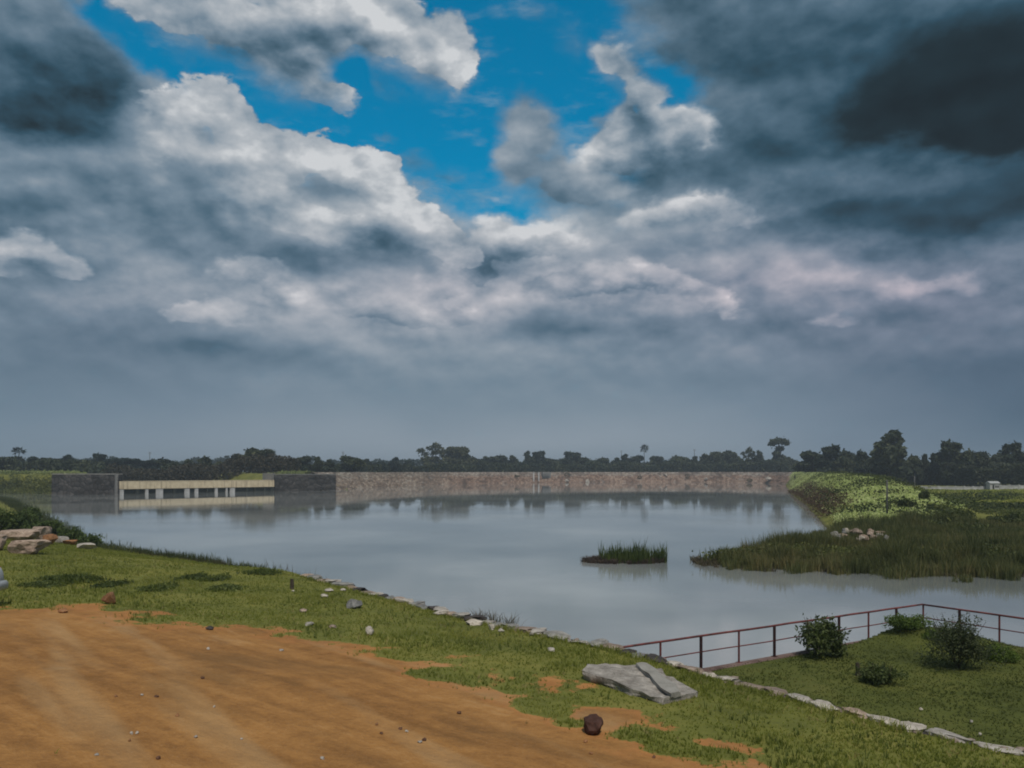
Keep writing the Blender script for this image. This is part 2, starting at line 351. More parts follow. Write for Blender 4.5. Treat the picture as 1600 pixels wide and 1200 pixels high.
# ------------------------------------------------------------------ ground sheet
dpts = [G(*p)[:2] for p in DIRT_EDGE]
DIRT = [(-60, dpts[0][1]+4), *dpts, (60, -60), (-60, -60)]
spots = []
for lst, sg in ((GRASS_SPOTS, -1), (BARE_SPOTS, 1)):
    for px, py, rx, ry in lst:
        a = G(px, py); b1 = G(px, py-ry); b2 = G(px, py+ry)
        spots.append((a[0], a[1], rx/F*a[1], max(.25, (b1[1]-b2[1])/2), sg))
def dirtness(X, Y):
    """1 = bare dirt, 0 = grass"""
    v = .5+poly_sd(X, Y, DIRT)*.34
    for x, y, rx, ry, sg in spots:
        e = 1-np.sqrt(((X-x)/rx)**2+((Y-y)/ry)**2)*.62; v = v+sg*np.clip(e, 0, 1)*(1.1 if sg < 0 else .72)
    v = v+(fbm(X, Y, 1.7, 4, 51)-.5)*1.25+(fbm(X, Y, .4, 3, 57)-.5)*.8
    return np.clip(v, 0, 1)
azs = np.concatenate([np.arange(-180, -42, 4.0), np.arange(-42, 42, .16), np.arange(42, 180, 4.0)])
rad = [1.5]
while rad[-1] < 12000: rad.append(rad[-1]*(1.007 if 9 < rad[-1] < 70 else (1.012 if rad[-1] < 250 else (1.0075 if rad[-1] < 500 else 1.05)))+.0)
rad = np.array(rad)
A_, Rr = np.meshgrid(np.radians(azs), rad); GX = np.sin(A_)*Rr; GY = np.cos(A_)*Rr; GZ = height(GX, GY)
nr, na = GX.shape
V = np.stack([GX, GY, GZ], -1).reshape(-1, 3); V = np.vstack([V, [[0, 0, H1(0, 0)]]])
i = np.arange(nr-1)[:, None]; j = np.arange(na)[None, :]; j2 = (j+1) % na
Q = np.stack([i*na+j, (i+1)*na+j, (i+1)*na+j2, i*na+j2], -1).reshape(-1, 4)
dm = np.zeros(len(V)); ns = (V[:, 1] > -30) & (V[:, 1] < 60) & (np.abs(V[:, 0]) < 60)
tn = poly_sd(V[:, 0], V[:, 1], NEAR) > .3; sel = ns & tn
dm[sel] = dirtness(V[sel, 0], V[sel, 1]); near_all = tn & (V[:, 1] <= -30); dm[near_all] = 1
qd = dm[Q].mean(1) > .5
def submesh(name, mask):
    q = Q[mask]; u, inv = np.unique(q.ravel(), return_inverse=True); me = npmesh(name, V[u], inv.reshape(-1, 4)[:, ::-1], True)
    at = me.attributes.new('dirt', 'FLOAT', 'POINT'); at.data.foreach_set('value', dm[u].astype(np.float32)); return me
gm, t, b = mat('ground_cover', .95, .15)
pos = t.n('ShaderNodeNewGeometry').outputs['Position']
at = t.n('ShaderNodeAttribute', attribute_name='dirt').outputs['Fac']
nA = t.noise(pos, .35, 5, .6); nB = t.noise(pos, 2.2, 6, .65); nC = t.noise(pos, 11, 5, .7)
trk = t.noise(t.vm('MULTIPLY', t.n('ShaderNodeVectorRotate', i_Vector=pos, i_Angle=R(38), rotation_type='Z_AXIS').outputs[0], (.16, 1.5, 1)), 1.0, 6, .62)
trk2 = t.noise(t.vm('MULTIPLY', t.n('ShaderNodeVectorRotate', i_Vector=pos, i_Angle=R(52), rotation_type='Z_AXIS').outputs[0], (.10, .9, 1)), 1.0, 3, .5)
dc = t.ramp(t.m('ADD', t.m('MULTIPLY', trk, .42), t.m('MULTIPLY_ADD', nB, .33, t.m('MULTIPLY', nC, .25))), [(.34, (.18, .085, .024)), (.44, (.26, .122, .038)), (.55, (.37, .18, .056)), (.68, (.48, .265, .105))])
dc = t.mix(t.m('MULTIPLY', t.ss(trk2, .52, .70), .4), dc, (.46, .30, .15))
blot = t.noise(t.vm('MULTIPLY', t.n('ShaderNodeVectorRotate', i_Vector=pos, i_Angle=R(35), rotation_type='Z_AXIS').outputs[0], (.30, .75, 1)), .55, 5, .6)
dc = t.mix(t.m('MULTIPLY', t.ss(blot, .50, .32), .6), dc, (.16, .085, .032)); dc = t.mix(t.m('MULTIPLY', t.ss(blot, .60, .72), .55), dc, (.47, .33, .18))
grit = t.noise(pos, 42, 3, .7); dc = t.mix(t.m('MULTIPLY', t.ss(grit, .60, .70), .45), dc, (.52, .36, .22)); dc = t.mix(t.m('MULTIPLY', t.ss(grit, .40, .30), .5), dc, (.12, .06, .025))
dc = t.mix(t.m('MULTIPLY', t.ss(nC, .60, .74), .6), dc, (.20, .10, .04))
red = t.ss(at, .98, .55)
dc = t.mix(t.m('MULTIPLY', red, .5), dc, (.45, .19, .065))
gc = t.ramp(t.m('ADD', t.m('MULTIPLY', nA, .6), t.m('MULTIPLY', nB, .4)), [(.35, (.085, .092, .022)), (.5, (.15, .155, .034)), (.66, (.22, .20, .05))])
gc = t.mix(t.m('MULTIPLY', t.ss(nC, .58, .72), .45), gc, (.13, .085, .035))
dmask = t.ss(t.m('ADD', at, t.m('MULTIPLY', t.m('SUBTRACT', nC, .5), .8)), .42, .58)
zz = t.n('ShaderNodeSeparateXYZ'); t.put(zz.inputs[0], pos)
turf = t.m('MULTIPLY', t.m('MULTIPLY', t.m('LESS_THAN', zz.outputs[2], 1.02), t.m('LESS_THAN', zz.outputs[1], 30)), t.m('GREATER_THAN', zz.outputs[0], 1))   # the lawn is a darker turf
gc = t.mix(turf, gc, t.vm('MULTIPLY', gc, (.56, .62, .62)))
c = t.mix(dmask, gc, dc)
c = t.mix(t.ss(zz.outputs[2], .22, -.05), c, (.075, .062, .045))
t.put(b.inputs['Base Color'], c); bump(t, b, t.m('ADD', t.m('MULTIPLY', nC, .35), t.m('ADD', t.m('MULTIPLY', trk, .8), nB)), .07, .9)
tag(link('ground', submesh('ground', ~qd), gm), kind='structure')
tag(link('dirt_lot', submesh('dirt_lot', qd), gm), kind='structure')

# ------------------------------------------------------------------ water
wm, t, b = mat('lake_water', .0, .5)
b.inputs['IOR'].default_value = 2.0
pos = t.n('ShaderNodeNewGeometry').outputs['Position']
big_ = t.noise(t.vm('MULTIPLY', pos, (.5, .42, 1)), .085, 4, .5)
t.put(b.inputs['Base Color'], t.ramp(big_, [(.36, (.18, .195, .195)), (.50, (.28, .295, .29)), (.64, (.43, .44, .425))]))  # pale patches in the base colour stand in for bright cloud reflections
r1 = t.noise(t.vm('MULTIPLY', pos, (1.0, 2.2, 1)), 1.6, 5, .62); r2 = t.noise(t.vm('MULTIPLY', pos, (1.0, 1.6, 1)), .22, 3, .5)
calm = t.ss(t.noise(t.vm('MULTIPLY', pos, (.5, 1.2, 1)), .05, 3, .55), .35, .65)
lee = t.n('ShaderNodeSeparateXYZ'); t.put(lee.inputs[0], pos); lee = t.ss(lee.outputs[1], 70, 200, 1.0, .38)   # calmer in the lee of the dam
hh = t.m('ADD', t.m('MULTIPLY', t.m('MULTIPLY', r1, lee), t.m('MULTIPLY_ADD', calm, .0030, .0012)), t.m('MULTIPLY', t.m('MULTIPLY', r2, lee), .003))
bump(t, b, hh, 1.0, 1.0)
wv = [(-3000, -50), (3000, -50), (3000, 1200), (-3000, 1200)]
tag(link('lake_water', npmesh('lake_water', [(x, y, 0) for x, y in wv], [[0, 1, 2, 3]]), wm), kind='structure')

# ------------------------------------------------------------------ foliage builders (numpy)
def rot_frames(n, rng, up=.0):
    """n random unit vectors and two perpendiculars"""
    d = rng.normal(size=(n, 3)); d[:, 2] = np.abs(d[:, 2])*(1-up)+d[:, 2]*0+up; d /= np.linalg.norm(d, axis=1)[:, None]
    r = rng.normal(size=(n, 3)); u = np.cross(d, r); u /= np.linalg.norm(u, axis=1)[:, None]; v = np.cross(d, u); return d, u, v
def leaf_quads(P, size, rng, up=.0, aspect=.6):
    n = len(P); d, u, v = rot_frames(n, rng, up); s = (size*rng.uniform(.6, 1.3, n))[:, None] if np.isscalar(size) else (size*rng.uniform(.6, 1.3, n))[:, None]
    a = P-u*s*.5; b = P+v*s*aspect*.5+d*s*.08; c = P+u*s*.5; e = P-v*s*aspect*.5+d*s*.08
    V = np.stack([a, b, c, e], 1).reshape(-1, 3); Fq = np.arange(4*n).reshape(-1, 4); return V, Fq
def clump_points(lobes, per, rng, shell=.55):
    out = []
    for (x, y, z, rx, ry, rz) in lobes:
        n = int(per*(rx*ry*rz)**(2/3)); p = rng.normal(size=(n, 3)); p /= np.linalg.norm(p, axis=1)[:, None]
        rr = shell+(1-shell)*rng.uniform(0, 1, n)**.5
        bumpy = 1+.18*np.sin(p[:, 0]*5+x*3)*np.sin(p[:, 1]*6+y)*np.sin(p[:, 2]*5+z*2)
        out.append(np.stack([x+p[:, 0]*rx*rr*bumpy, y+p[:, 1]*ry*rr*bumpy, z+p[:, 2]*rz*rr*bumpy], 1))
    return np.vstack(out)
def blades(P, h, wdt, rng, lean=.35, per=4):
    """tufts of grass blades: every point carries `per` tapering blades"""
    P = np.repeat(P, per, 0); n = len(P); h = np.repeat(h, per)*rng.uniform(.55, 1.15, n); a = rng.uniform(0, 2*np.pi, n)
    P = P+np.stack([np.cos(a), np.sin(a), np.zeros(n)], 1)*(h*.25*rng.uniform(0, 1, n))[:, None]
    a2 = rng.uniform(0, 2*np.pi, n); w_ = np.stack([np.cos(a2), np.sin(a2), np.zeros(n)], 1)*(wdt*rng.uniform(.6, 1.3, n))[:, None]*.5
    ln = np.stack([np.cos(a), np.sin(a), np.zeros(n)], 1)*(h*lean*rng.uniform(.1, 1.2, n))[:, None]; up = np.stack([0*h, 0*h, h], 1)
    mid = P+up*.55+ln*.35
    V = np.stack([P-w_, P+w_, mid+w_*.75, mid-w_*.75, P+up+ln], 1).reshape(-1, 3); k = np.arange(n)*5
    F3 = np.concatenate([np.stack([k, k+1, k+2], 1), np.stack([k, k+2, k+3], 1), np.stack([k+3, k+2, k+4], 1)]); return V, F3
def scatter(n, x0, x1, y0, y1, rng): return rng.uniform(x0, x1, n), rng.uniform(y0, y1, n)

LEAF_FAR = leafmat('far_leaves', [(.014, .022, .013), (.032, .044, .023), (.060, .072, .032), (.11, .115, .050)], trans=.15, scale=.12)
LEAF_BLUE = leafmat('haze_tinted_leaves', [(.016, .028, .022), (.028, .045, .036), (.045, .065, .048)], trans=.15, scale=.05)  # bluish cast of distance haze put into the leaf colour
LEAF_OLIVE = leafmat('olive_leaves', [(.022, .028, .012), (.045, .052, .020), (.075, .080, .032), (.11, .11, .05)], trans=.2, scale=.15)
LEAF_BUSH = leafmat('bush_leaves', [(.025, .038, .015), (.055, .075, .025), (.11, .135, .042), (.20, .22, .07)], trans=.3, scale=1.2)
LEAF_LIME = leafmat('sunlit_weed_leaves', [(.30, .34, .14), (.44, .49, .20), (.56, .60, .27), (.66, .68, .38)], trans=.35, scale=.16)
LEAF_FIELD = leafmat('field_leaves', [(.020, .030, .012), (.050, .066, .022), (.11, .125, .035), (.22, .22, .06)], trans=.3, scale=.10)
REED = leafmat('reed_blades', [(.022, .030, .014), (.055, .068, .024), (.11, .12, .042), (.20, .165, .07)], trans=.3, scale=.30)
GRASS = leafmat('grass_blades', [(.075, .088, .020), (.15, .17, .032), (.24, .25, .05), (.36, .31, .10)], trans=.35, scale=.45)
DRY = leafmat('dry_reed_stalks', [(.05, .038, .022), (.09, .065, .035), (.07, .08, .03)], trans=.15, scale=.8)
bark, t, b = mat('bark', .95, .2); n = t.noise(t.n('ShaderNodeTexCoord').outputs['Object'], 4, 6, .6)
t.put(b.inputs['Base Color'], t.ramp(n, [(.3, (.035, .028, .02)), (.7, (.10, .08, .06))])); bump(t, b, n, .05)

# ------------------------------------------------------------------ trees: eight kinds, unit height about 10 m
def trunk_mesh(h, r, limbs, lean=0.0):
    bm = bmesh.new(); tube(bm, [(0, 0, -.6), (lean*.2, 0, h*.3), (lean*.6, .1, h*.65), (lean, 0, h)], [r*1.3, r, r*.75, r*.45], 7)
    for (a, z0, ln, rise) in limbs:
        x = math.cos(a); y = math.sin(a)
        tube(bm, [(lean*z0/h, 0, z0), (lean*z0/h+x*ln*.5, y*ln*.5, z0+rise*.6), (lean*z0/h+x*ln, y*ln, z0+rise)], [r*.5, r*.35, r*.14], 5)
    return bmesh_to('trunk', bm, True)
KINDS = {}
def make_kind(kind, lobes, trunk, leaf=.85, per=110, shell=.45):
    rng = np.random.default_rng(len(KINDS)+40); P = clump_points(lobes, per, rng, shell)
    extra = rng.normal(size=(len(P)//8, 3))*.35+P[rng.integers(0, len(P), len(P)//8)]; P = np.vstack([P, extra])
    P = P[P[:, 2] > .2]; V_, F_ = leaf_quads(P, leaf, rng, .1, .75)
    KINDS[kind] = (npmesh('crown_'+kind, V_, F_), trunk_mesh(*trunk))
def rl(n, R_, z0, z1, r0, r1, seed, flat=.8):
    g = random.Random(seed); o = []
    for k in range(n):
        a = g.uniform(0, 6.28); q = R_*math.sqrt(g.random()); r = g.uniform(r0, r1); zz_ = g.uniform(z0, z1)
        q *= 1-.45*(zz_-z0)/(z1-z0+.01); o.append((math.cos(a)*q, math.sin(a)*q, zz_, r, r, r*flat))
    return o
L4 = [(a, z, 2.2, 1.6) for a, z in ((.3, 3), (2.1, 3.6), (3.9, 3.2), (5.2, 4.2))]
make_kind('round', rl(17, 3.9, 2.2, 8.2, 1.1, 2.1, 1), (7, .28, L4))
make_kind('broad', rl(24, 5.6, 2.6, 8.0, 1.1, 2.3, 2, .7), (6.5, .34, [(a, 2.6, 3.6, 2.6) for a in (0, 1.3, 2.6, 3.8, 5.1)]))
make_kind('tall', rl(9, 2.6, 1.8, 6.2, 1.1, 1.8, 3)+[(.5, 0, 8.0, 1.5, 1.4, 1.1), (-.9, .4, 7.1, 1.2, 1.2, .9), (.2, -.5, 9.1, .9, .9, .7)], (8.4, .26, L4, .3))
make_kind('umbrella', [(0, 0, 9.1, 3.2, 3.0, .75), (-2.2, .5, 8.3, 1.5, 1.4, .6), (2.3, -.4, 8.5, 1.6, 1.5, .6), (.3, .3, 6.9, 1.6, 1.5, .7), (-.7, 0, 5.6, 1.6, 1.6, .7)]+rl(9, 3.6, 1.6, 4.2, 1.2, 1.8, 4),
          (8.9, .24, [(0.2, 6.6, 2.2, 1.9), (3.3, 6.4, 2.1, 1.8), (1.7, 7, 1.4, 1.5)]))
make_kind('ragged', [(-3.2, 0, 7.4, 1.1, 1, .7), (-2.2, .3, 6.2, .9, .9, .7), (-.8, 0, 8.2, 1.2, 1, .7), (.9, .4, 9.0, 1.3, 1.1, 1.0), (1.9, -.3, 7.4, 1.5, 1.3, 1.1), (3.0, 0, 6.2, 1.4, 1.3, 1.1), (.6, 0, 6.6, 1.1, 1.1, .7)]+rl(8, 3.6, 1.4, 4.6, 1.1, 1.7, 5),
          (8.2, .26, [(3.1, 4, 3.0, 3.0), (3.0, 4.6, 1.6, 3), (0.1, 4.6, 2.2, 2.6), (.2, 3.8, 3, 2), (1.5, 4, 1.2, 3)]), per=85, shell=.35, leaf=.7)
make_kind('lobed', [(-2.4, 0, 5.2, 1.9, 1.8, 1.5), (2.2, .3, 5.6, 2.0, 1.8, 1.5), (0, 0, 7.6, 2.2, 2.0, 1.7), (-1.2, .5, 8.9, 1.1, 1, .8), (1.5, -.3, 8.5, 1.1, 1, .8), (0, 0, 4.2, 2.8, 2.6, 1.6)]+rl(6, 3.6, 1.5, 4.0, 1.2, 1.9, 6), (7.5, .3, L4))
make_kind('bush', rl(12, 4.6, 1.2, 5.2, 1.6, 2.8, 7, .75)+rl(4, 2.5, 6, 8.4, .9, 1.5, 17), (3.5, .2, [(1, 1.2, 2, 2), (4, 1.2, 2, 2)]), leaf=1.0, per=90)
def palm_mesh():
    rng = np.random.default_rng(5); bm = bmesh.new(); g = random.Random(3)
    for k in range(46):
        a = g.uniform(0, 6.28); e = g.uniform(-.5, 1.35); ln = g.uniform(1.5, 2.3); d = Vector((math.cos(a)*math.cos(e), math.sin(a)*math.cos(e), math.sin(e)))
        s_ = Vector((-math.sin(a), math.cos(a), 0)); c0 = Vector((0, 0, 8.6)); m_ = c0+d*ln*.55; e_ = c0+d*ln+Vector((0, 0, -.45*ln))
        for q in range(-4, 5):       # a fan of leaf fingers
            f_ = d*1.0+s_*q*.16; p1 = m_; p2 = m_+(f_.normalized()*ln*.6)+Vector((0, 0, -.10*abs(q)-.1))
            w1 = s_*.05+Vector((0, 0, .04)); v = [bm.verts.new(x) for x in (p1-w1*2, p1+w1*2, p2)]; bm.faces.new(v)
        v = [bm.verts.new(x) for x in (c0-s_*.04, c0+s_*.04, m_+s_*.04, m_-s_*.04)]; bm.faces.new(v)
    me = bpy.data.meshes.new('crown_palm'); bm.to_mesh(me); bm.free(); return me
KINDS['palm'] = (palm_mesh(), trunk_mesh(8.7, .2, [], .2))
KTXT = {'round': 'round-crowned dark green tree', 'broad': 'broad spreading dark tree', 'tall': 'narrow knobbly dark tree', 'umbrella': 'flat umbrella-topped dark tree',
        'ragged': 'ragged open-crowned dark tree', 'lobed': 'many-lobed dark tree', 'bush': 'low bushy dark tree', 'palm': 'tufted fan palm'}
KCAT = {'palm': 'palm tree'}
ORD = ['', 'second', 'third', 'fourth', 'fifth', 'sixth', 'seventh', 'eighth', 'ninth', 'tenth', 'eleventh', 'twelfth', 'thirteenth', 'fourteenth', 'fifteenth', 'sixteenth', 'seventeenth', 'eighteenth', 'nineteenth', 'twentieth']
def ordinal(i, n):
    if n == 1: return ''
    if i == 0: return 'leftmost'
    if i == n-1: return 'rightmost'
    return ORD[i]+' from the left'
# px, top y, half width px, kind, distance
TREES = [
 (6,713,16,'round',300),(29,700,9,'palm',300),(54,713,14,'tall',300),(83,716,22,'broad',330),(107,710,11,'tall',330),(131,716,18,'round',340),(155,708,13,'lobed',340),(176,713,14,'round',340),(203,716,20,'broad',350),(234,716,18,'round',350),
 (264,712,18,'round',310),(298,719,18,'bush',310),(320,713,15,'lobed',310),(345,719,14,'round',320),(368,709,11,'tall',300),(404,701,27,'broad',300),(428,712,13,'round',310),
 (451,719,14,'bush',320),(472,709,15,'round',320),(496,713,8,'tall',320),(516,719,12,'bush',320),(549,709,18,'round',330),(574,718,13,'bush',335),(596,719,12,'round',340),(617,714,9,'tall',340),(640,720,15,'bush',350),
 (676,692,24,'ragged',400),(718,698,27,'broad',400),(746,713,14,'round',400),(773,708,21,'round',405),(802,711,9,'tall',405),(824,704,8,'tall',405),(842,704,13,'lobed',410),(866,714,15,'round',410),(894,705,17,'lobed',410),(916,712,12,'round',410),(939,712,14,'round',410),
 (962,716,12,'bush',415),(976,709,9,'tall',415),(992,708,15,'round',415),(1007,696,6,'palm',410),(1024,713,17,'broad',415),(1060,709,16,'round',415),(1086,714,12,'bush',415),(1102,709,13,'lobed',415),(1129,705,20,'broad',410),(1148,706,9,'tall',410),(1170,699,13,'ragged',400),(1187,703,8,'tall',400),
 (1217,685,17,'umbrella',390),(1240,712,12,'round',380),
 (1270,700,20,'round',330),(1299,695,18,'lobed',320),(1322,697,15,'round',315),(1347,703,14,'lobed',300),(1372,700,16,'round',290),(1391,672,26,'tall',280),(1424,706,14,'round',285),(1446,712,12,'bush',285),(1464,705,13,'lobed',280),(1485,688,20,'lobed',275),(1508,697,13,'round',275),(1532,706,19,'broad',280),(1556,701,15,'round',280),(1581,690,20,'lobed',270),(1608,694,18,'round',270),(1650,700,26,'broad',270),(1700,692,22,'lobed',270),(1760,700,30,'broad',280),(-40,712,22,'broad',300),(-95,706,20,'round',300)]
g = random.Random(31); xs0 = sorted(t_[0] for t_ in TREES)
for a_, c_ in zip(xs0, xs0[1:]):
    if c_-a_ > 19 and 640 < a_ < 1600:
        m_ = (a_+c_)/2+g.uniform(-3, 3); near_ = min(TREES, key=lambda t_: abs(t_[0]-m_)); TREES.append((round(m_), 716+g.uniform(-3, 4), g.uniform(10, 14), g.choice(['round', 'lobed', 'bush']), near_[4]+12))
SECT = [(-999, 90, 'above the far bank at far left'), (90, 245, 'behind the dark wall left of the spillway'), (245, 430, 'behind the pale spillway'), (430, 650, 'just right of the spillway'),
        (650, 870, 'behind the left half of the stone dam'), (870, 1060, 'behind the middle of the stone dam'), (1060, 1250, 'behind the right end of the stone dam'), (1250, 1440, 'behind the sunlit grassy embankment'), (1440, 9999, 'behind the right-hand field')]
cnt = {}
def sect(px): return next(s for s in SECT if s[0] <= px < s[1])[2]
TREES = [(a_, b_, c_, k_, (d_*1.25 if 640 <= a_ <= 1245 else (410 if 560 < a_ < 640 else d_))) for a_, b_, c_, k_, d_ in TREES]
for tr in TREES: cnt.setdefault((sect(tr[0]), tr[3]), []).append(tr[0])
for tr in TREES:
    px, ty, hw, kind, d = tr; x = (px-800)/F*d; base = H1(x, d)-.1; top = CAM_Z+(HY-ty)/F*d
    Ht = top-base; half = hw/F*d; natural = {'round': 5.2, 'broad': 7.2, 'tall': 3.8, 'umbrella': 4.6, 'ragged': 4.6, 'lobed': 4.6, 'bush': 6.4, 'palm': 2.1}[kind]
    nh = {'bush': 9.0, 'round': 9.4, 'broad': 9.2, 'palm': 10.0}.get(kind, 9.9); sz = Ht/nh; sx = half*1.45/natural*(.8 if kind in ('umbrella','ragged','palm') else 1)
    rzr = random.uniform(-.5, .5) if kind in ('ragged', 'umbrella') else random.uniform(0, 6.28)
    e = empty('palm_tree' if kind == 'palm' else 'tree', (x, d, base), rzr, (sx, sx, sz))
    xs = sorted(cnt[(sect(px), kind)]); o = ordinal(xs.index(px), len(xs))
    tag(e, (o+' '+KTXT[kind] if o in ('leftmost', 'rightmost') else KTXT[kind]+(', '+o if o else ''))+' '+sect(px), KCAT.get(kind, 'tree'), 'trees along the skyline beyond the lake')
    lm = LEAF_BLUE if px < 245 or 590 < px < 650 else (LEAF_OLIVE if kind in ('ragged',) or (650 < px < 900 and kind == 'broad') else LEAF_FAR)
    for nm, me, mm in (('crown', KINDS[kind][0], lm), ('trunk', KINDS[kind][1], bark)):
        if not me.materials: me.materials.append(mm)
        c_ = link(nm, me, None, e); c_.material_slots[0].link = 'OBJECT'; c_.material_slots[0].material = mm
# the far wood that closes the gaps between trees
rng = np.random.default_rng(11)
def wood(name, pts, per_m, leaf, m, lo=0.0):
    P = []
    for (x0, y0, h0), (x1, y1, h1) in zip(pts, pts[1:]):
        ln = math.hypot(x1-x0, y1-y0); n = int(ln*per_m); s_ = rng.uniform(0, 1, n); x = x0+(x1-x0)*s_; y = y0+(y1-y0)*s_+rng.uniform(-5, 5, n)
        hh_ = (h0+(h1-h0)*s_)*(.50+.8*fbm(x, y*.3, 6, 3, 77)); z = height(x, y)+hh_*rng.uniform(0, 1, n)**.8; P.append(np.stack([x, y, z], 1))
    V_, F_ = leaf_quads(np.vstack(P), leaf, rng, .1, .8); return tag(link(name, npmesh(name, V_, F_), m), kind='stuff')
wood('distant_wood', [(-480, 640, 11), (-170, 640, 11.5), (-80, 640, 9.5), (30, 640, 10), (280, 640, 10.5), (600, 640, 11)], 45, 1.9, LEAF_BLUE)
wood('undergrowth', [(-290, 300, 5.6), (-150, 300, 5.6), (-128, 312, 5.6)], 110, .95, LEAF_FAR)
wood('undergrowth', [(-148, 292, 7), (-78, 292, 6.5)], 140, .8, leafmat('brown_scrub_leaves', [(.025, .022, .014), (.05, .042, .026), (.075, .066, .038)], trans=.15, scale=.1))
wood('undergrowth', [(-90, 305, 3.4), (-78, 350, 3.6), (-62, 415, 4.4), (10, 485, 5.6), (110, 515, 6.6), (185, 430, 7)], 110, 1.1, LEAF_FAR)
wood('undergrowth', [(152, 350, 8), (145, 300, 8), (150, 262, 8), (165, 246, 8), (230, 240, 8.5), (330, 240, 8.5)], 170, .8, leafmat('grey_green_scrub_leaves', [(.020, .026, .014), (.042, .050, .026), (.075, .085, .045)], trans=.2, scale=.12))

# ------------------------------------------------------------------ boulders and stones
def rock_mesh(name, sx, sy, sz, seed, rough=.22, sub=3, flat=0.0):
    bm = bmesh.new(); bmesh.ops.create_icosphere(bm, subdivisions=sub, radius=1)
    g = random.Random(seed); pl = [(Vector((g.gauss(0, 1), g.gauss(0, 1), g.gauss(0, .8))).normalized(), g.uniform(.55, .85)) for _ in range(11)]
    o_ = Vector((g.uniform(0, 50), g.uniform(0, 50), 0))
    for v in bm.verts:
        p = v.co.copy()
        for nrm, dd in pl:
            k = p.dot(nrm)
            if k > dd: p -= nrm*(k-dd)
        p *= 1+mnoise.fractal(p*1.6+o_, 1, 2, 3)*rough
        if flat and p.z > flat: p.z = flat+(p.z-flat)*.25
        v.co = Vector((p.x*sx, p.y*sy, p.z*sz))
    return bmesh_to(name, bm)
ST_PALE = stonemat('pale_stone', (.24, .21, .18), (.46, .42, .37), (.66, .62, .56), 2.8, .05)
ST_GREY = stonemat('grey_stone', (.12, .118, .115), (.25, .245, .235), (.42, .41, .38), 2.8, .05)
ST_PINK = stonemat('pinkish_stone', (.15, .11, .085), (.34, .26, .21), (.55, .46, .38), 2.6, .06)
ST_DARK = stonemat('dark_stone', (.025, .023, .024), (.055, .048, .047), (.10, .09, .085), 2.5)
ST_BROWN = stonemat('brown_stone', (.07, .035, .022), (.13, .065, .04), (.20, .11, .07), 3)
ST_ORANGE = stonemat('orange_brown_stone', (.16, .075, .035), (.30, .15, .07), (.42, .24, .12), 3)
def put_rock(px, py, wpx, hpx, m, label, name='stone', cat='stone', group=None, depth=1.0, seed=None, sink=.3, rz=None, zg=None, flat=0.0, rough=.22, tilt=0):
    x, d, z = G(px, py) if zg is None else W(px, py, zg)
    s = d/F; sx = wpx*s/2; hh_ = hpx*s; me = rock_mesh(name, sx*1.12, sx*1.12*depth, hh_*.62, seed or int(px*7+py), rough, flat=flat)
    o = link(name, me, m); o.location = (x, d+sx*depth*.8, z+hh_*.62*(1-sink)-hh_*.06); o.rotation_euler = (0, tilt, rz if rz is not None else random.uniform(-.4, .4))
    return tag(o, label, cat, group)
# the row of flat stones that edges the bank
rowl = []
acc = 0; SLn = STONE_LINE; g = random.Random(12)
for k in range(len(SLn)-1):
    (x0, y0), (x1, y1) = SLn[k], SLn[k+1]; ln = math.hypot(x1-x0, y1-y0)
    while acc < ln:
        step = g.uniform(.38, .88); f = (acc+step/2)/ln; rowl.append((x0+(x1-x0)*f, y0+(y1-y0)*f, step, math.atan2(y1-y0, x1-x0))); acc += step*1.0
    acc -= ln
NR = len(rowl)
MIXS = {'pale': ST_PALE, 'grey': ST_GREY, 'pinkish': ST_PINK, 'dark': ST_DARK}
ONES = ['', 'first', 'second', 'third', 'fourth', 'fifth', 'sixth', 'seventh', 'eighth', 'ninth']
def nth(n):
    if n <= 20: return (['', 'first']+ORD[1:])[n]
    t_ = {2: 'twent', 3: 'thirt', 4: 'fort', 5: 'fift', 6: 'sixt'}[n//10]
    return t_+('y-'+ONES[n % 10] if n % 10 else 'ieth')
kcount = {}; pend = []
for i_, (x, y, st, an) in enumerate(rowl):
    col = g.choices(['pale', 'grey', 'pinkish', 'dark'], [7, 3, 4, 1] if x > 3 else [3, 3, 3, 4])[0]; size = 'long' if st > .72 else ('short' if st < .52 else 'middling')
    pend.append((x, y, st, an, col, size)); kcount[col] = kcount.get(col, 0)+1
seen = {}
for i_, (x, y, st, an, col, size) in enumerate(pend):
    seen[col] = seen.get(col, 0)+1; hgt = g.uniform(.09, .15) if x > 3 else g.uniform(.15, .26)
    me = rock_mesh('edging_stone', st*.55, g.uniform(.17, .27)*(1 if x > 3 else 1.5), hgt, 300+i_, .38, flat=.30); o = link('edging_stone', me, MIXS[col])
    off = g.uniform(-.08, .08); o.location = (x-math.sin(an)*off, y+math.cos(an)*off, 1.33+g.uniform(-.05, .05)); o.rotation_euler = (g.uniform(-.12, .12), g.uniform(-.09, .09), an+g.uniform(-.2, .2))
    tag(o, f'{size} flat {col} stone, {nth(seen[col])} {col} one from the left in the bank edging row', 'stone', 'flat stones edging the bank')
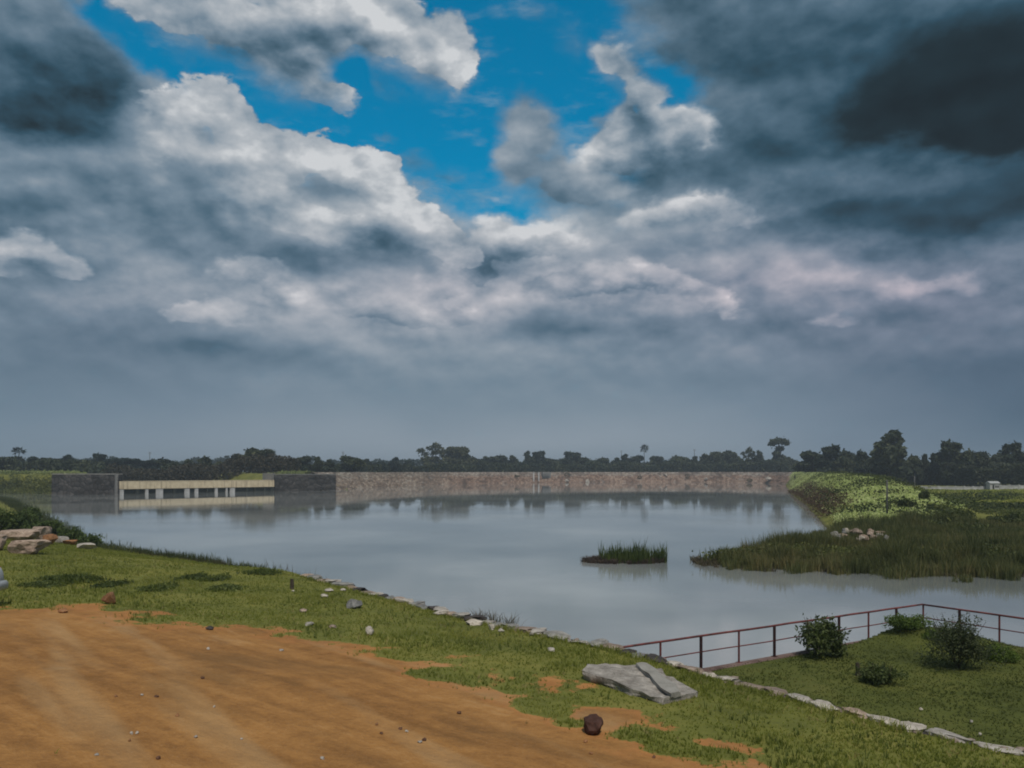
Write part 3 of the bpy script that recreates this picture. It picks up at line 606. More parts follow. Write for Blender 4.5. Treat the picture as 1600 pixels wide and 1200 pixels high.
# lower face of the bank: rubble retaining wall under the edging stones
def ribbon(name, line, z0, z1, th, m, seed=1, nz=5, amp=.06, lean=0.0):
    V_, F_ = [], []; pts = []
    for (xa, ya), (xb, yb) in zip(line, line[1:]):
        n = max(2, int(math.hypot(xb-xa, yb-ya)/.25)); pts += [(xa+(xb-xa)*q/n, ya+(yb-ya)*q/n) for q in range(n)]
    pts.append(line[-1]); N = len(pts); prof = [(0, z0)]+[(0, z0+(z1-z0)*q/nz) for q in range(1, nz+1)]+[(th, z1), (th, z0)]
    for i__, p in enumerate(pts):
        a = pts[max(0, i__-1)]; c_ = pts[min(N-1, i__+1)]; L_ = math.hypot(c_[0]-a[0], c_[1]-a[1]); nx, ny = (c_[1]-a[1])/L_, -(c_[0]-a[0])/L_
        for k, (o_, z) in enumerate(prof):
            w_ = amp*(mnoise.noise(Vector((p[0]*1.5, p[1]*1.5, z*2+seed)))) if amp else 0
            oo = o_+w_+lean*(z-z0); V_.append((p[0]+nx*oo, p[1]+ny*oo, z+(w_*.5 if k > 1 else 0)))
    K = len(prof)
    for i__ in range(N-1):
        for k in range(K): F_.append([i__*K+k, (i__+1)*K+k, (i__+1)*K+(k+1) % K, i__*K+(k+1) % K])
    me = npmesh(name, V_, F_); bm = bmesh.new(); bm.from_mesh(me); bm.verts.ensure_lookup_table()
    bm.faces.new([bm.verts[k] for k in range(K)]); bm.faces.new([bm.verts[(N-1)*K+k] for k in range(K)][::-1]); bmesh.ops.recalc_face_normals(bm, faces=bm.faces); bm.to_mesh(me); bm.free()
    return link(name, me, m)
rw = ribbon('rubble_wall', [(x+.30, y+.24) for x, y in STONE_LINE], -1.4, 1.24, .30, ST_DARK, amp=.09)
tag(rw, 'low dark rubble wall under the edging stones at the foot of the bank', 'wall')

# loose stones on the near bank
BANK = 'loose stones on the grassy near bank'
put_rock(930, 1150, 38, 28, ST_DARK if 0 else stonemat('maroon_boulder', (.035, .018, .014), (.075, .036, .027), (.13, .07, .055), 3), 'dark maroon boulder on the orange dirt in front of the slab', 'boulder', 'boulder', None, .9, 5, .12, .3)
put_rock(167, 945, 24, 18, ST_BROWN if 0 else ST_ORANGE, 'rounded orange-brown stone on the grass above the dirt track', 'boulder', 'boulder', None, .9, 6, .15, 0)
put_rock(551, 952, 25, 15, ST_GREY, 'grey humped stone on the grass left of the edging row', group=BANK)
put_rock(575, 993, 14, 14, ST_PALE, 'small upright whitish stone where grass meets dirt', group=BANK)
put_rock(505, 935, 12, 6, ST_PALE, 'small pale stone just left of the grey humped stone', group=BANK)
put_rock(514, 925, 14, 5, ST_PALE, 'thin pale chip below the left end of the edging row', group=BANK)
put_rock(536, 924, 9, 5, ST_PALE, 'tiny whitish pebble above the grey humped stone', group=BANK)
put_rock(472, 957, 12, 6, ST_PINK, 'small pinkish stone on the grass left of the grey humped stone', group=BANK)
put_rock(482, 978, 14, 5, ST_PALE, 'pale chip on the ragged edge of the dirt', group=BANK)
put_rock(519, 982, 12, 5, ST_PINK, 'pinkish chip lying in grass above the dirt edge', group=BANK)
put_rock(690, 962, 26, 9, ST_PALE, 'pale flat stone tucked below the edging row', group=BANK)
put_rock(740, 978, 26, 8, ST_PALE, 'whitish flat stone on grass right of the tucked one', group=BANK)
put_rock(768, 985, 11, 10, ST_PALE, 'left of two small white stones beside the bank edging', group=BANK)
put_rock(783, 988, 9, 6, ST_PALE, 'right of two small white stones beside the bank edging', group=BANK)
put_rock(862, 1019, 14, 6, ST_PALE, 'small white stone on the grass left of the slab', group=BANK)
put_rock(457, 925, 6, 3, ST_PALE, 'tiny white pebble at the foot of the dark stump', group=BANK)
put_rock(97, 958, 14, 7, ST_ORANGE, 'small orange clod at the top edge of the dirt', group=BANK)
put_rock(325, 985, 12, 6, ST_DARK, 'small dark stone on the edge of the dirt', group=BANK)
put_rock(1440, 1110, 5, 4, ST_PALE, 'small white pebble on the lawn below the low bush', group='white pebbles on the lawn', zg=.42)
put_rock(1519, 1129, 5, 4, ST_PALE, 'small white pebble on the lawn below the big dark bush', group='white pebbles on the lawn', zg=.42)
put_rock(1532, 1149, 5, 4, ST_PALE, 'white pebble nearest the edging stones on the right lawn', group='white pebbles on the lawn', zg=.42)
g = random.Random(77)
NP = 0; pp = []
while NP < 26:
    px = g.uniform(120, 1190); py = g.uniform(1000, 1190); x, d, z = G(px, py)
    if float(dirtness(np.array([x]), np.array([d]))[0]) < .8: continue
    pp.append((px, py)); NP += 1
for k, (px, py) in enumerate(sorted(pp)):
    put_rock(px, py, g.uniform(4, 8), g.uniform(3, 5), g.choice([ST_PALE, ST_ORANGE, ST_BROWN]), f'tiny pebble lying on the dirt, {nth(k+1)} from the left', 'pebble', 'pebble', 'pebbles scattered on the dirt')
# boulder heap at the left shore
HEAP = 'boulders heaped on the left shore'
for px, py, wx, hx, m, lb in [(32, 866, 66, 27, ST_PINK, 'largest flat-topped pinkish boulder at the front of the left shore heap'), (20, 845, 62, 22, ST_PINK, 'broad brownish boulder behind the largest one in the left heap'),
    (60, 846, 34, 30, ST_PINK, 'blocky tan boulder at the top right of the left heap'), (75, 851, 20, 20, ST_ORANGE, 'orange boulder leaning on the tan block'), (93, 850, 20, 15, ST_PALE, 'small whitish boulder in the middle of the left heap'),
    (108, 852, 22, 10, ST_ORANGE, 'flat orange stone right of the small whitish boulder'), (124, 848, 15, 12, ST_PALE, 'small cream stone at the back right of the heap'), (131, 859, 36, 12, ST_PALE, 'long pale slab ending the heap on its right'),
    (-22, 860, 50, 30, ST_PINK, 'boulder at the left edge of the shore heap'), (5, 829, 30, 10, ST_PALE, 'pale ledge of rock at the back of the left heap')]:
    put_rock(px, py, wx, hx, m, lb, 'boulder', 'boulder', HEAP, .7, None, .15, flat=.4)
# pale boulders where the sunlit bank meets the marsh
g = random.Random(5); RP = []
for k in range(17): RP.append((1306+k*5.2+g.uniform(-3, 3), 832+g.uniform(-6, 7)+k*.25, g.uniform(9, 17), g.uniform(7, 13)))
for k, (px, py, wx, hx) in enumerate(sorted(RP)):
    put_rock(px, py+4, wx, hx*.75, g.choice([ST_PINK, ST_GREY, ST_PINK, ST_PALE]), f'weathered boulder at the foot of the sunlit bank, {nth(k+1)} from the left', 'boulder', 'boulder', 'boulders at the foot of the sunlit bank', .8, zg=1.25)

# ------------------------------------------------------------------ broken slab
def slab():
    e = empty('broken_slab', (0, 0, 0)); P = [G(px, py) for px, py in ((911, 1062), (1036, 1101), (1088, 1090), (1030, 1056), (985, 1050), (918, 1050))]
    zb = [p[2]-.08 for p in P]; T = [.10, .0, .0, .02, .05, .08]
    cx = sum(p[0] for p in P)/6; cy = sum(p[1] for p in P)/6; e.location = (cx, cy, H1(cx, cy)); L_ = Vector(e.location)
    def block(poly, nm, m, seed, cuts=7):
        bm = bmesh.new(); lo = [bm.verts.new(Vector((x, y, z0))-L_) for x, y, z0, z1 in poly]; hi = [bm.verts.new(Vector((x, y, z1))-L_) for x, y, z0, z1 in poly]
        n = len(poly); bm.faces.new(hi); bm.faces.new(lo[::-1])
        for k in range(n): bm.faces.new((lo[k], lo[(k+1) % n], hi[(k+1) % n], hi[k]))
        bmesh.ops.triangulate(bm, faces=bm.faces); bmesh.ops.subdivide_edges(bm, edges=bm.edges, cuts=cuts, use_grid_fill=True)
        for v in bm.verts:
            f = mnoise.fractal(v.co*2.6+Vector((seed, 0, 0)), 1, 2, 4); v.co += Vector((f*.09, f*.09, f*.035))
        return link(nm, bmesh_to(nm, bm), m, e)
    body = [(p[0], p[1], zb[k], H1(p[0], p[1])+T[k]+.10) for k, p in enumerate(P)]
    block(body, 'slab', stonemat('slab_stone', (.13, .115, .10), (.34, .315, .285), (.62, .58, .53), 3.4, .10), 3)
    q = [G(px, py) for px, py in ((1046, 1100), (1066, 1095), (1014, 1053), (996, 1052))]
    strip = [(p[0], p[1], p[2]+.10, p[2]+z) for p, z in zip(q, (.19, .19, .24, .25))]
    tag(block(strip, 'ledge', stonemat('pale_slab_ledge', (.24, .23, .20), (.36, .34, .30), (.46, .44, .40), 2), 9, 4), 'pale raised strip running across the slab')
    return tag(e, 'broken grey stone slab with a pale raised strip, lying tilted on the grass', 'stone slab')
slab()

# ------------------------------------------------------------------ railing and its kerb
rm, t, b = mat('rusty_red_paint', .6, .4); n = t.noise(t.n('ShaderNodeTexCoord').outputs['Object'], 3, 6, .65)
t.put(b.inputs['Base Color'], t.ramp(n, [(.35, (.055, .018, .016)), (.55, (.16, .038, .034)), (.75, (.24, .07, .06))])); bump(t, b, n, .004)
rm2, t, b = mat('dark_rusty_post', .7, .3); n = t.noise(t.n('ShaderNodeTexCoord').outputs['Object'], 4, 6, .65)
t.put(b.inputs['Base Color'], t.ramp(n, [(.35, (.018, .008, .008)), (.7, (.06, .022, .02))]))
FZ0, FZ1 = .38, 1.33
fa, fb, fc = Vector((2.78, 21.2)), Vector((14.45, 28.15)), Vector((30, 4.9))
e = empty('metal_railing', (fa.x, fa.y, FZ0)); FO = Vector((fa.x, fa.y, FZ0))
def seg_posts(p, q, step, inc_end):
    ln = (q-p).length; n = round(ln/step); return [p+(q-p)*(k/n) for k in range(n+(1 if inc_end else 0))]
posts = seg_posts(fa, fb, 1.5, False)+[fb+Vector((.02, 0)) for _ in (0,)]+seg_posts(fb+(fc-fb).normalized()*1.27, fc, 1.3, True)
for k, p in enumerate(posts):
    bm = bmesh.new(); an = math.atan2(7, 11.7) if p.x < 14.5 and k < 9 else math.atan2(-23, 15.5); big_p = k % 2 == 0
    add_box(bm, (0, 0, (FZ1-FZ0)/2), (.075 if big_p else .05, .06 if big_p else .045, FZ1-FZ0-.03), an, .006); add_box(bm, (0, 0, .012), (.14, .14, .024), an)
    o = link('post', bmesh_to('post', bm), rm2 if big_p else rm, e); o.location = (p.x-FO.x, p.y-FO.y, 0)
for nm, z, r in (('top_rail', FZ1, .032), ('middle_rail', (FZ0+FZ1)/2+.02, .018)):
    for p, q in ((fa, fb), (fb, fc)):
        bm = bmesh.new(); n = 14; gg = random.Random(3)
        tube(bm, [(p.x+(q.x-p.x)*k/n-FO.x, p.y+(q.y-p.y)*k/n-FO.y, z-FZ0+gg.uniform(-.008, .008)) for k in range(n+1)], r, 8); link(nm, bmesh_to(nm, bm, True), rm, e)
tag(e, 'rusty red metal railing turning a corner round the lakeside lawn', 'railing')
kerb = ribbon('lawn_kerb', [(fa.x-.3, fa.y-.2), (fb.x+.05, fb.y+.22), (fc.x+.15, fc.y)], -1.5, FZ0+.015, .34, stonemat('reddish_kerb_concrete', (.10, .06, .05), (.20, .13, .11), (.30, .22, .18), 1.2), amp=.03)
tag(kerb, 'reddish concrete kerb holding up the lawn beneath the railing', 'kerb')

# ------------------------------------------------------------------ far shore: dark walls, spillway, stone-faced dam
def wallmat(name, c1, c2, c3, sc, mortar, vx=1.0):
    m, t, b = mat(name, .95, .15); tc = t.vm('MULTIPLY', t.n('ShaderNodeNewGeometry').outputs['Position'], (1, .3, 1.3))
    v = t.n('ShaderNodeTexVoronoi', feature='F1'); t.put(v.inputs['Vector'], tc); v.inputs['Scale'].default_value = sc
    v2 = t.n('ShaderNodeTexVoronoi', feature='DISTANCE_TO_EDGE'); t.put(v2.inputs['Vector'], tc); v2.inputs['Scale'].default_value = sc
    s_ = t.n('ShaderNodeSeparateColor'); t.put(s_.inputs[0], v.outputs['Color']); n = t.noise(tc, .12, 4, .6)
    f = t.m('ADD', t.m('MULTIPLY', s_.outputs[0], .55), t.m('MULTIPLY_ADD', t.m('SUBTRACT', n, .5), 1.3, .25)); c = t.ramp(f, [(.1, c1), (.5, c2), (.9, c3)])
    c = t.mix(t.m('MULTIPLY', t.ss(v2.outputs['Distance'], .09, .0), .75), c, mortar)
    t.put(b.inputs['Base Color'], c); bump(t, b, v2.outputs['Distance'], .3); return m, t, b, tc, n
DKW = wallmat('dark_weathered_masonry', (.035, .032, .030), (.065, .060, .057), (.11, .10, .095), .7, (.02, .02, .02))[0]
for line, lb, z1 in (([(-123.5, 214.6), (-102.3, 208)], 'dark weathered masonry wall left of the spillway', 5.2), ([(-71.7, 242), (-57, 259)], 'dark weathered masonry wall between the spillway and the stone-faced dam', 5.0)):
    o = ribbon('masonry_wall', line, -1.5, z1, -1.2, DKW, amp=.12); tag(o, lb, 'wall', 'dark masonry walls beside the spillway')
    cp = ribbon('coping', [(line[0][0], line[0][1]), (line[1][0], line[1][1])], z1+.06, z1+.30, -1.5, ST_GREY, amp=.05); cp.parent = o
# spillway
sm_, t, b = mat('sandy_concrete', .9, .2); tc = t.n('ShaderNodeTexCoord').outputs['Object']; n = t.noise(tc, .8, 6, .6)
st_ = t.noise(t.vm('MULTIPLY', tc, (1.2, 1.2, .1)), 1.4, 5, .6)
t.put(b.inputs['Base Color'], t.mix(t.m('MULTIPLY', t.ss(st_, .52, .7), .75), t.ramp(n, [(.3, (.56, .45, .30)), (.7, (.74, .62, .43))]), (.30, .23, .15))); bump(t, b, n, .03)
wht, t, b = mat('whitewashed_concrete', .85, .2); n = t.noise(t.n('ShaderNodeTexCoord').outputs['Object'], .7, 5, .6)
t.put(b.inputs['Base Color'], t.ramp(n, [(.3, (.34, .33, .32)), (.7, (.56, .55, .54))]))
blk, t, b = mat('shade_dark_concrete', .9, .3); n = t.noise(t.n('ShaderNodeTexCoord').outputs['Object'], .9, 5, .6)
t.put(b.inputs['Base Color'], t.ramp(n, [(.3, (.018, .022, .018)), (.7, (.05, .055, .045))]))  # near-black tone carries the shade of the openings; dark piers share it
A0, A1 = Vector((-102, 208)), Vector((-72, 242)); wd = (A1-A0); wl = wd.length; wan = math.atan2(wd.y, wd.x)
e = empty('spillway', (A0.x, A0.y, 0), wan)
bm = bmesh.new(); add_box(bm, (wl/2, .55, 2.45), (wl, 1.6, 2.1), 0, .08); link('crest_beam', bmesh_to('crest_beam', bm), sm_, e)
bm = bmesh.new(); add_box(bm, (wl/2, .62, -.05), (wl-.2, .6, 2.85), 0); link('shade_backing', bmesh_to('shade_backing', bm), blk, e)  # added dark backing; its colour paints the shade under the beam
bm = bmesh.new(); add_box(bm, (wl/2, 2.0, 3.44), (wl-.2, 4.6, .12), 0); link('walkway', bmesh_to('walkway', bm), sm_, e)
g = random.Random(9)
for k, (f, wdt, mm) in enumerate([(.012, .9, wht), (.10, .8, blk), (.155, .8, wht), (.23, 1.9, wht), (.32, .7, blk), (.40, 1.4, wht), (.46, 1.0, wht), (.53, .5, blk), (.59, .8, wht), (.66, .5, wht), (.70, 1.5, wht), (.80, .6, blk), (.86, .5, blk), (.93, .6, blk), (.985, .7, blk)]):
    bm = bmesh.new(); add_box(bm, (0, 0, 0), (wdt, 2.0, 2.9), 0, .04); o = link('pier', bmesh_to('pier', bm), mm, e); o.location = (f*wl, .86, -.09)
for x in (-.35, wl+.35):
    bm = bmesh.new(); add_box(bm, (0, 0, 0), (.7, 6, 7), 0, .05); o = link('abutment', bmesh_to('abutment', bm), ST_GREY, e); o.location = (x, 3.4, 2.0)
tag(e, 'long low spillway with sandy concrete beam on short piers over the water', 'spillway')
# stone-faced dam
dmt, t, b, tc, n = wallmat('dam_riprap', (.09, .062, .048), (.21, .135, .10), (.36, .26, .20), 1.1, (.06, .048, .04))
sepz = t.n('ShaderNodeSeparateXYZ'); t.put(sepz.inputs[0], t.n('ShaderNodeNewGeometry').outputs['Position'])
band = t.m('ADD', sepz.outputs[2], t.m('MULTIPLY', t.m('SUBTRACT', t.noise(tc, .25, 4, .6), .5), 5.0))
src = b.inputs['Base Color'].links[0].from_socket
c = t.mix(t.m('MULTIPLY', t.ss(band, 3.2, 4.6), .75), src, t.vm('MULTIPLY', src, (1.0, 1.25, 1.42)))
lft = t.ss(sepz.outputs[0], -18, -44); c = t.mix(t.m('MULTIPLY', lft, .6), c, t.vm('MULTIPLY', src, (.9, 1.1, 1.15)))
c = t.mix(t.m('MULTIPLY', t.ss(t.noise(tc, .30, 5, .65), .58, .68), .30), c, (.42, .40, .37))
t.put(b.inputs['Base Color'], c)
DL = [(-57, 259), (-55, 290), (-52, 326), (-31, 385), (17.6, 441), (94, 469), (121, 440), (138, 399)]
def dam():
    pts = []
    for (xa, ya), (xb, yb) in zip(DL, DL[1:]):
        n_ = max(2, int(math.hypot(xb-xa, yb-ya)/.9)); pts += [(xa+(xb-xa)*q/n_, ya+(yb-ya)*q/n_) for q in range(n_)]
    pts.append(DL[-1]); N = len(pts); X_ = np.array([p[0] for p in pts]); Y_ = np.array([p[1] for p in pts])
    k = np.ones(9)/9; Xs = np.convolve(np.pad(X_, 4, 'edge'), k, 'valid'); Ys = np.convolve(np.pad(Y_, 4, 'edge'), k, 'valid')
    tx = np.gradient(Xs); ty = np.gradient(Ys); l_ = np.hypot(tx, ty); nx, ny = -ty/l_, tx/l_
    prof = [(-1.2, -1.5)]+[(q*.75, -.35+q*.60) for q in range(11)]+[(8.6, 5.78), (10.5, 5.7), (12, 4.4)]
    Vv = []
    for o_, z in prof:
        jit = (fbm(Xs*1.0, Ys+z*7, 1.6, 3, 91)-.5)
        Vv.append(np.stack([Xs+nx*(o_-jit*.5), Ys+ny*(o_-jit*.5), z+jit*(.75 if z < 5.6 else .4)+np.zeros(N)], 1))
    Vv = np.array(Vv); K = len(prof); ii = np.arange(K-1)[:, None]; jj = np.arange(N-1)[None, :]
    Fq = np.stack([ii*N+jj, ii*N+jj+1, (ii+1)*N+jj+1, (ii+1)*N+jj], -1).reshape(-1, 4)
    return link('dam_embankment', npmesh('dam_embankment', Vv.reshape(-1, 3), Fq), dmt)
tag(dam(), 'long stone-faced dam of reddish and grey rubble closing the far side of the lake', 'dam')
def dpt(px, py):  # a point on the dam face
    for (xa, ya), (xb, yb) in zip(DL, DL[1:]):
        ua, ub = xa/ya*F+800, xb/yb*F+800
        if ua <= px <= ub:
            f = 0; u = (px-800)/F; f = (u*ya-xa)/((xb-xa)-u*(yb-ya)); return xa+(xb-xa)*f, ya+(yb-ya)*f
    return None
for px, lb in ((834, 'left of two white marker posts on the stone-faced dam'), (842, 'right of two white marker posts on the stone-faced dam')):
    x, y = dpt(px, 0); bm = bmesh.new(); add_box(bm, (0, 0, 3.0), (.75, .6, 6.0), 0, .08); add_box(bm, (0, 0, 6.1), (.95, .8, .25), 0, .04); o = link('marker_post', bmesh_to('marker_post', bm), wht); o.location = (x, y+2.0, -.4)
    tag(o, lb, 'post', 'white marker posts on the dam')
x, y = dpt(854, 0); bm = bmesh.new(); add_box(bm, (0, 0, 2.7), (5.2, 1.6, 5.8), .4, .1)
for k in range(6): add_box(bm, (-.3, -.9-.22*(5-k), .3+k*.8), (4.2, .5, .18), .4)
o = link('inlet_block', bmesh_to('inlet_block', bm), ST_GREY); o.location = (x, y+4.2, .1); tag(o, 'grey concrete block with shallow steps right of the white posts on the dam', 'concrete block')
for k, (px, py, wx, hx) in enumerate([(886, 751, 7, 6), (918, 754, 8, 10), (1043, 742, 6, 6), (1204, 747, 10, 7), (1104, 748, 6, 5)]):
    x, y = dpt(px, 0); zf = 6-(py-HY)/F*(y+5); me = rock_mesh('pale_rock', wx/F*y/2, wx/F*y/2, hx/F*y/2, 800+k); o = link('pale_rock', me, ST_PALE); o.location = (x, y+max(1.0, zf/.8-.4), zf)
    tag(o, ('leftmost ' if k == 0 else '')+'pale rock standing out on the dam face'+['', ', right of the grey block, tall', ', high up near the middle', ', near its right end', ', small, right of the middle'][k], 'rock', 'pale rocks on the dam')

# ------------------------------------------------------------------ figure, poles, white buildings
def person():
    y = min(np.arange(270, 345, 1.0), key=lambda d: abs(H1((1242-800)/F*d, d)-(6-14.5*d/F))); y = float(y); x = (1242-800)/F*y; z = H1(x, y); pm, t, b = mat('dark_clothing', .9, .2)
    n = t.noise(t.n('ShaderNodeTexCoord').outputs['Object'], 6, 3, .5); t.put(b.inputs['Base Color'], t.ramp(n, [(.3, (.006, .007, .008)), (.7, (.018, .018, .02))]))
    J = [(0, 0, .95), (0, 0, 1.2), (0, 0, 1.42), (0, .0, 1.53), (0, -.01, 1.66), (.10, 0, .88), (.12, .02, .48), (.12, 0, .06), (.13, -.14, .03), (-.10, 0, .88), (-.11, -.02, .48), (-.12, 0, .06), (-.12, -.14, .03),
         (.19, 0, 1.40), (.25, .03, 1.12), (.24, -.06, .86), (-.19, 0, 1.40), (-.25, .03, 1.12), (-.24, -.06, .86)]
    Ed = [(0, 1), (1, 2), (2, 3), (3, 4), (0, 5), (5, 6), (6, 7), (7, 8), (0, 9), (9, 10), (10, 11), (11, 12), (2, 13), (13, 14), (14, 15), (2, 16), (16, 17), (17, 18)]
    Rr_ = [.15, .14, .14, .06, .11, .10, .07, .05, .045, .10, .07, .05, .045, .07, .05, .035, .07, .05, .035]
    me = bpy.data.meshes.new('person'); me.from_pydata([(a*1.05, b_, c_*1.12) for a, b_, c_ in J], Ed, []); o = link('person', me, pm)
    md = o.modifiers.new('skin', 'SKIN'); o.modifiers.new('sub', 'SUBSURF').levels = 1; o.modifiers['sub'].render_levels = 1
    for k, v in enumerate(me.skin_vertices[0].data): v.radius = (Rr_[k], Rr_[k]*.8); v.use_root = (k == 0)
    o.location = (x, y, z+.12); o.scale = (1.2, 1.2, 1.12); hair = bmesh.new(); bmesh.ops.create_uvsphere(hair, u_segments=10, v_segments=8, radius=.115); bmesh.ops.translate(hair, verts=hair.verts, vec=(0, .02, 1.90)); link('hair', bmesh_to('hair', hair, True), pm, o)
    tag(o, 'person in dark clothes standing upright where the dam meets the grassy embankment', 'person')
person()
gp, t, b = mat('grey_pole', .7, .3); n = t.noise(t.n('ShaderNodeTexCoord').outputs['Object'], 3, 4, .5); t.put(b.inputs['Base Color'], t.ramp(n, [(.3, (.05, .05, .048)), (.7, (.12, .12, .115))]))
def pole(px, py, toppy, d, r, label, arms=True, name='utility_pole'):
    x = (px-800)/F*d; z = H1(x, d); h = CAM_Z+(HY-toppy)/F*d-z; e = empty(name, (x, d, z)); bm = bmesh.new(); tube(bm, [(0, 0, -.4), (0, 0, h*.5), (0, 0, h)], [r*1.2, r, r*.8], 10); link('shaft', bmesh_to('shaft', bm, True), gp, e)
    if arms:
        for q in (0, 1):
            bm = bmesh.new(); add_box(bm, (0, 0, h-.25-q*.7), (1.6-.3*q, .12, .12), .3); link('crossarm', bmesh_to('crossarm', bm), gp, e)
            for s_ in (-1, 1):
                bm = bmesh.new(); tube(bm, [(s_*.65*math.cos(.3), s_*.65*math.sin(.3), h-.2-q*.7), (s_*.65*math.cos(.3), s_*.65*math.sin(.3), h+.02-q*.7)], [.06, .04], 6); link('insulator', bmesh_to('insulator', bm), ST_PALE, e)
    return tag(e, label, 'pole', 'slim poles beyond the lake' if not arms or d > 120 else None)
pole(1386, 815, 750, 84, .09, 'slim grey pole standing at the end of the sunlit embankment', False, 'pole')
pole(1429, 772, 744, 170, .14, 'short thick grey post behind the slim pole, at the field edge', False, 'pole')
pole(1085, 735, 702, 520, .2, 'faint pole with crossarms above the trees over the right of the dam')
pole(971, 735, 704, 525, .18, 'faint thin pole above the trees over the middle of the dam')
pole(536, 735, 706, 430, .18, 'faint pole above the trees just right of the spillway')
pole(234, 735, 706, 430, .18, 'faint pole above the trees over the left end of the spillway')
roofm, t, b = mat('grey_sheet_roof', .6, .4); n = t.noise(t.vm('MULTIPLY', t.n('ShaderNodeTexCoord').outputs['Object'], (8, .5, 1)), 1.5, 3, .5); t.put(b.inputs['Base Color'], t.ramp(n, [(.3, (.30, .31, .31)), (.7, (.45, .45, .44))]))
drk, t, b = mat('dark_window_glass', .2, .5); n = t.noise(t.n('ShaderNodeTexCoord').outputs['Object'], 1, 2, .5); t.put(b.inputs['Base Color'], t.ramp(n, [(.3, (.01, .012, .014)), (.7, (.03, .032, .035))]))
def hut(px, d, wdt, h, label, roof=True, lift=0):
    x = (px-800)/F*d; z = H1(x, d)+lift; e = empty('white_hut', (x, d, z), random.uniform(-.15, .15)); dp = wdt*.6
    bm = bmesh.new(); add_box(bm, (0, 0, h/2-.3), (wdt, dp, h+.6), 0, .03); link('wall', bmesh_to('wall', bm), wht, e)
    bm = bmesh.new(); a = [(-wdt*.55, -dp*.6, h), (wdt*.55, -dp*.6, h), (wdt*.55, 0, h+dp*.3), (-wdt*.55, 0, h+dp*.3), (-wdt*.55, dp*.6, h), (wdt*.55, dp*.6, h)]
    v = [bm.verts.new(q) for q in a]+[bm.verts.new((q[0], q[1], q[2]+.14)) for q in a]
    for f in ((0, 1, 2, 3), (3, 2, 5, 4)): bm.faces.new([v[k] for k in f][::-1]); bm.faces.new([v[k+6] for k in f])
    for a_, c_ in ((0, 1), (1, 2), (2, 5), (5, 4), (4, 3), (3, 0)): bm.faces.new((v[a_], v[c_], v[c_+6], v[a_+6]))
    bm.faces.new((v[0], v[3], v[4])); bm.faces.new((v[1], v[2], v[5])); link('roof', bmesh_to('roof', bm), roofm, e)
    bm = bmesh.new(); add_box(bm, (-wdt*.15, -dp/2-.03, h*.45), (wdt*.16, .06, h*.8)); link('door', bmesh_to('door', bm), drk, e)
    for s_ in (.12, .34):
        bm = bmesh.new(); add_box(bm, (wdt*s_, -dp/2-.03, h*.6), (wdt*.13, .06, h*.3)); link('window', bmesh_to('window', bm), drk, e)
    return tag(e, label, 'building', 'small white buildings among the right-hand trees')
hut(1551, 205, 2.6, 1.9, 'small white hut at the end of the long low wall in the field')
hut(1411, 290, 4.2, 2.2, 'pale gabled building glimpsed between trees behind the slim pole', lift=3.6)
hut(1372, 292, 2.4, 1.8, 'smaller pale building glimpsed left of the slim pole among the trees', lift=3.9)
for xa, xb, lb in ((1440, 1547, 'long low pale wall left of the white hut in the right field'), (1563, 1680, 'long low pale wall right of the white hut in the right field')):
    P0 = Vector(((xa-800)/F*208, 208)); P1 = Vector(((xb-800)/F*206, 206)); n_ = 8
    bm = bmesh.new(); mid = (P0+P1)/2; L_ = (P1-P0).length; an = math.atan2(P1.y-P0.y, P1.x-P0.x); zb_ = H1(mid.x, mid.y)
    add_box(bm, (0, 0, .55), (L_, .3, 1.3), 0, .03); add_box(bm, (0, 0, 1.25), (L_+.1, .42, .12), 0, .02)
    for k in range(n_+1): add_box(bm, (-L_/2+L_*k/n_, 0, .65), (.36, .44, 1.6))
    o = link('boundary_wall', bmesh_to('boundary_wall', bm), wht); o.location = (mid.x, mid.y, zb_); o.rotation_euler = (0, 0, an); tag(o, lb, 'wall', 'low pale walls in the right field')
# short stumps
for px, py, hp, lb, zg in ((1340, 1056, 20, 'short dark stump standing in the lawn left of the low bush', .42), (456, 921, 16, 'short dark stump on the grass below the reed stalks', None)):
    x, d, z = G(px, py) if zg is None else W(px, py, zg); h = hp/F*d; bm = bmesh.new(); tube(bm, [(0, 0, -.1), (.01, 0, h*.5), (.0, .01, h)], [h*.20, h*.17, h*.14], 9)
    for v in bm.verts: v.co += Vector((random.uniform(-1, 1), random.uniform(-1, 1), random.uniform(-1, 1)))*h*.03
    o = link('stump', bmesh_to('stump', bm), bark); o.location = (x, d, z); tag(o, lb, 'stump')

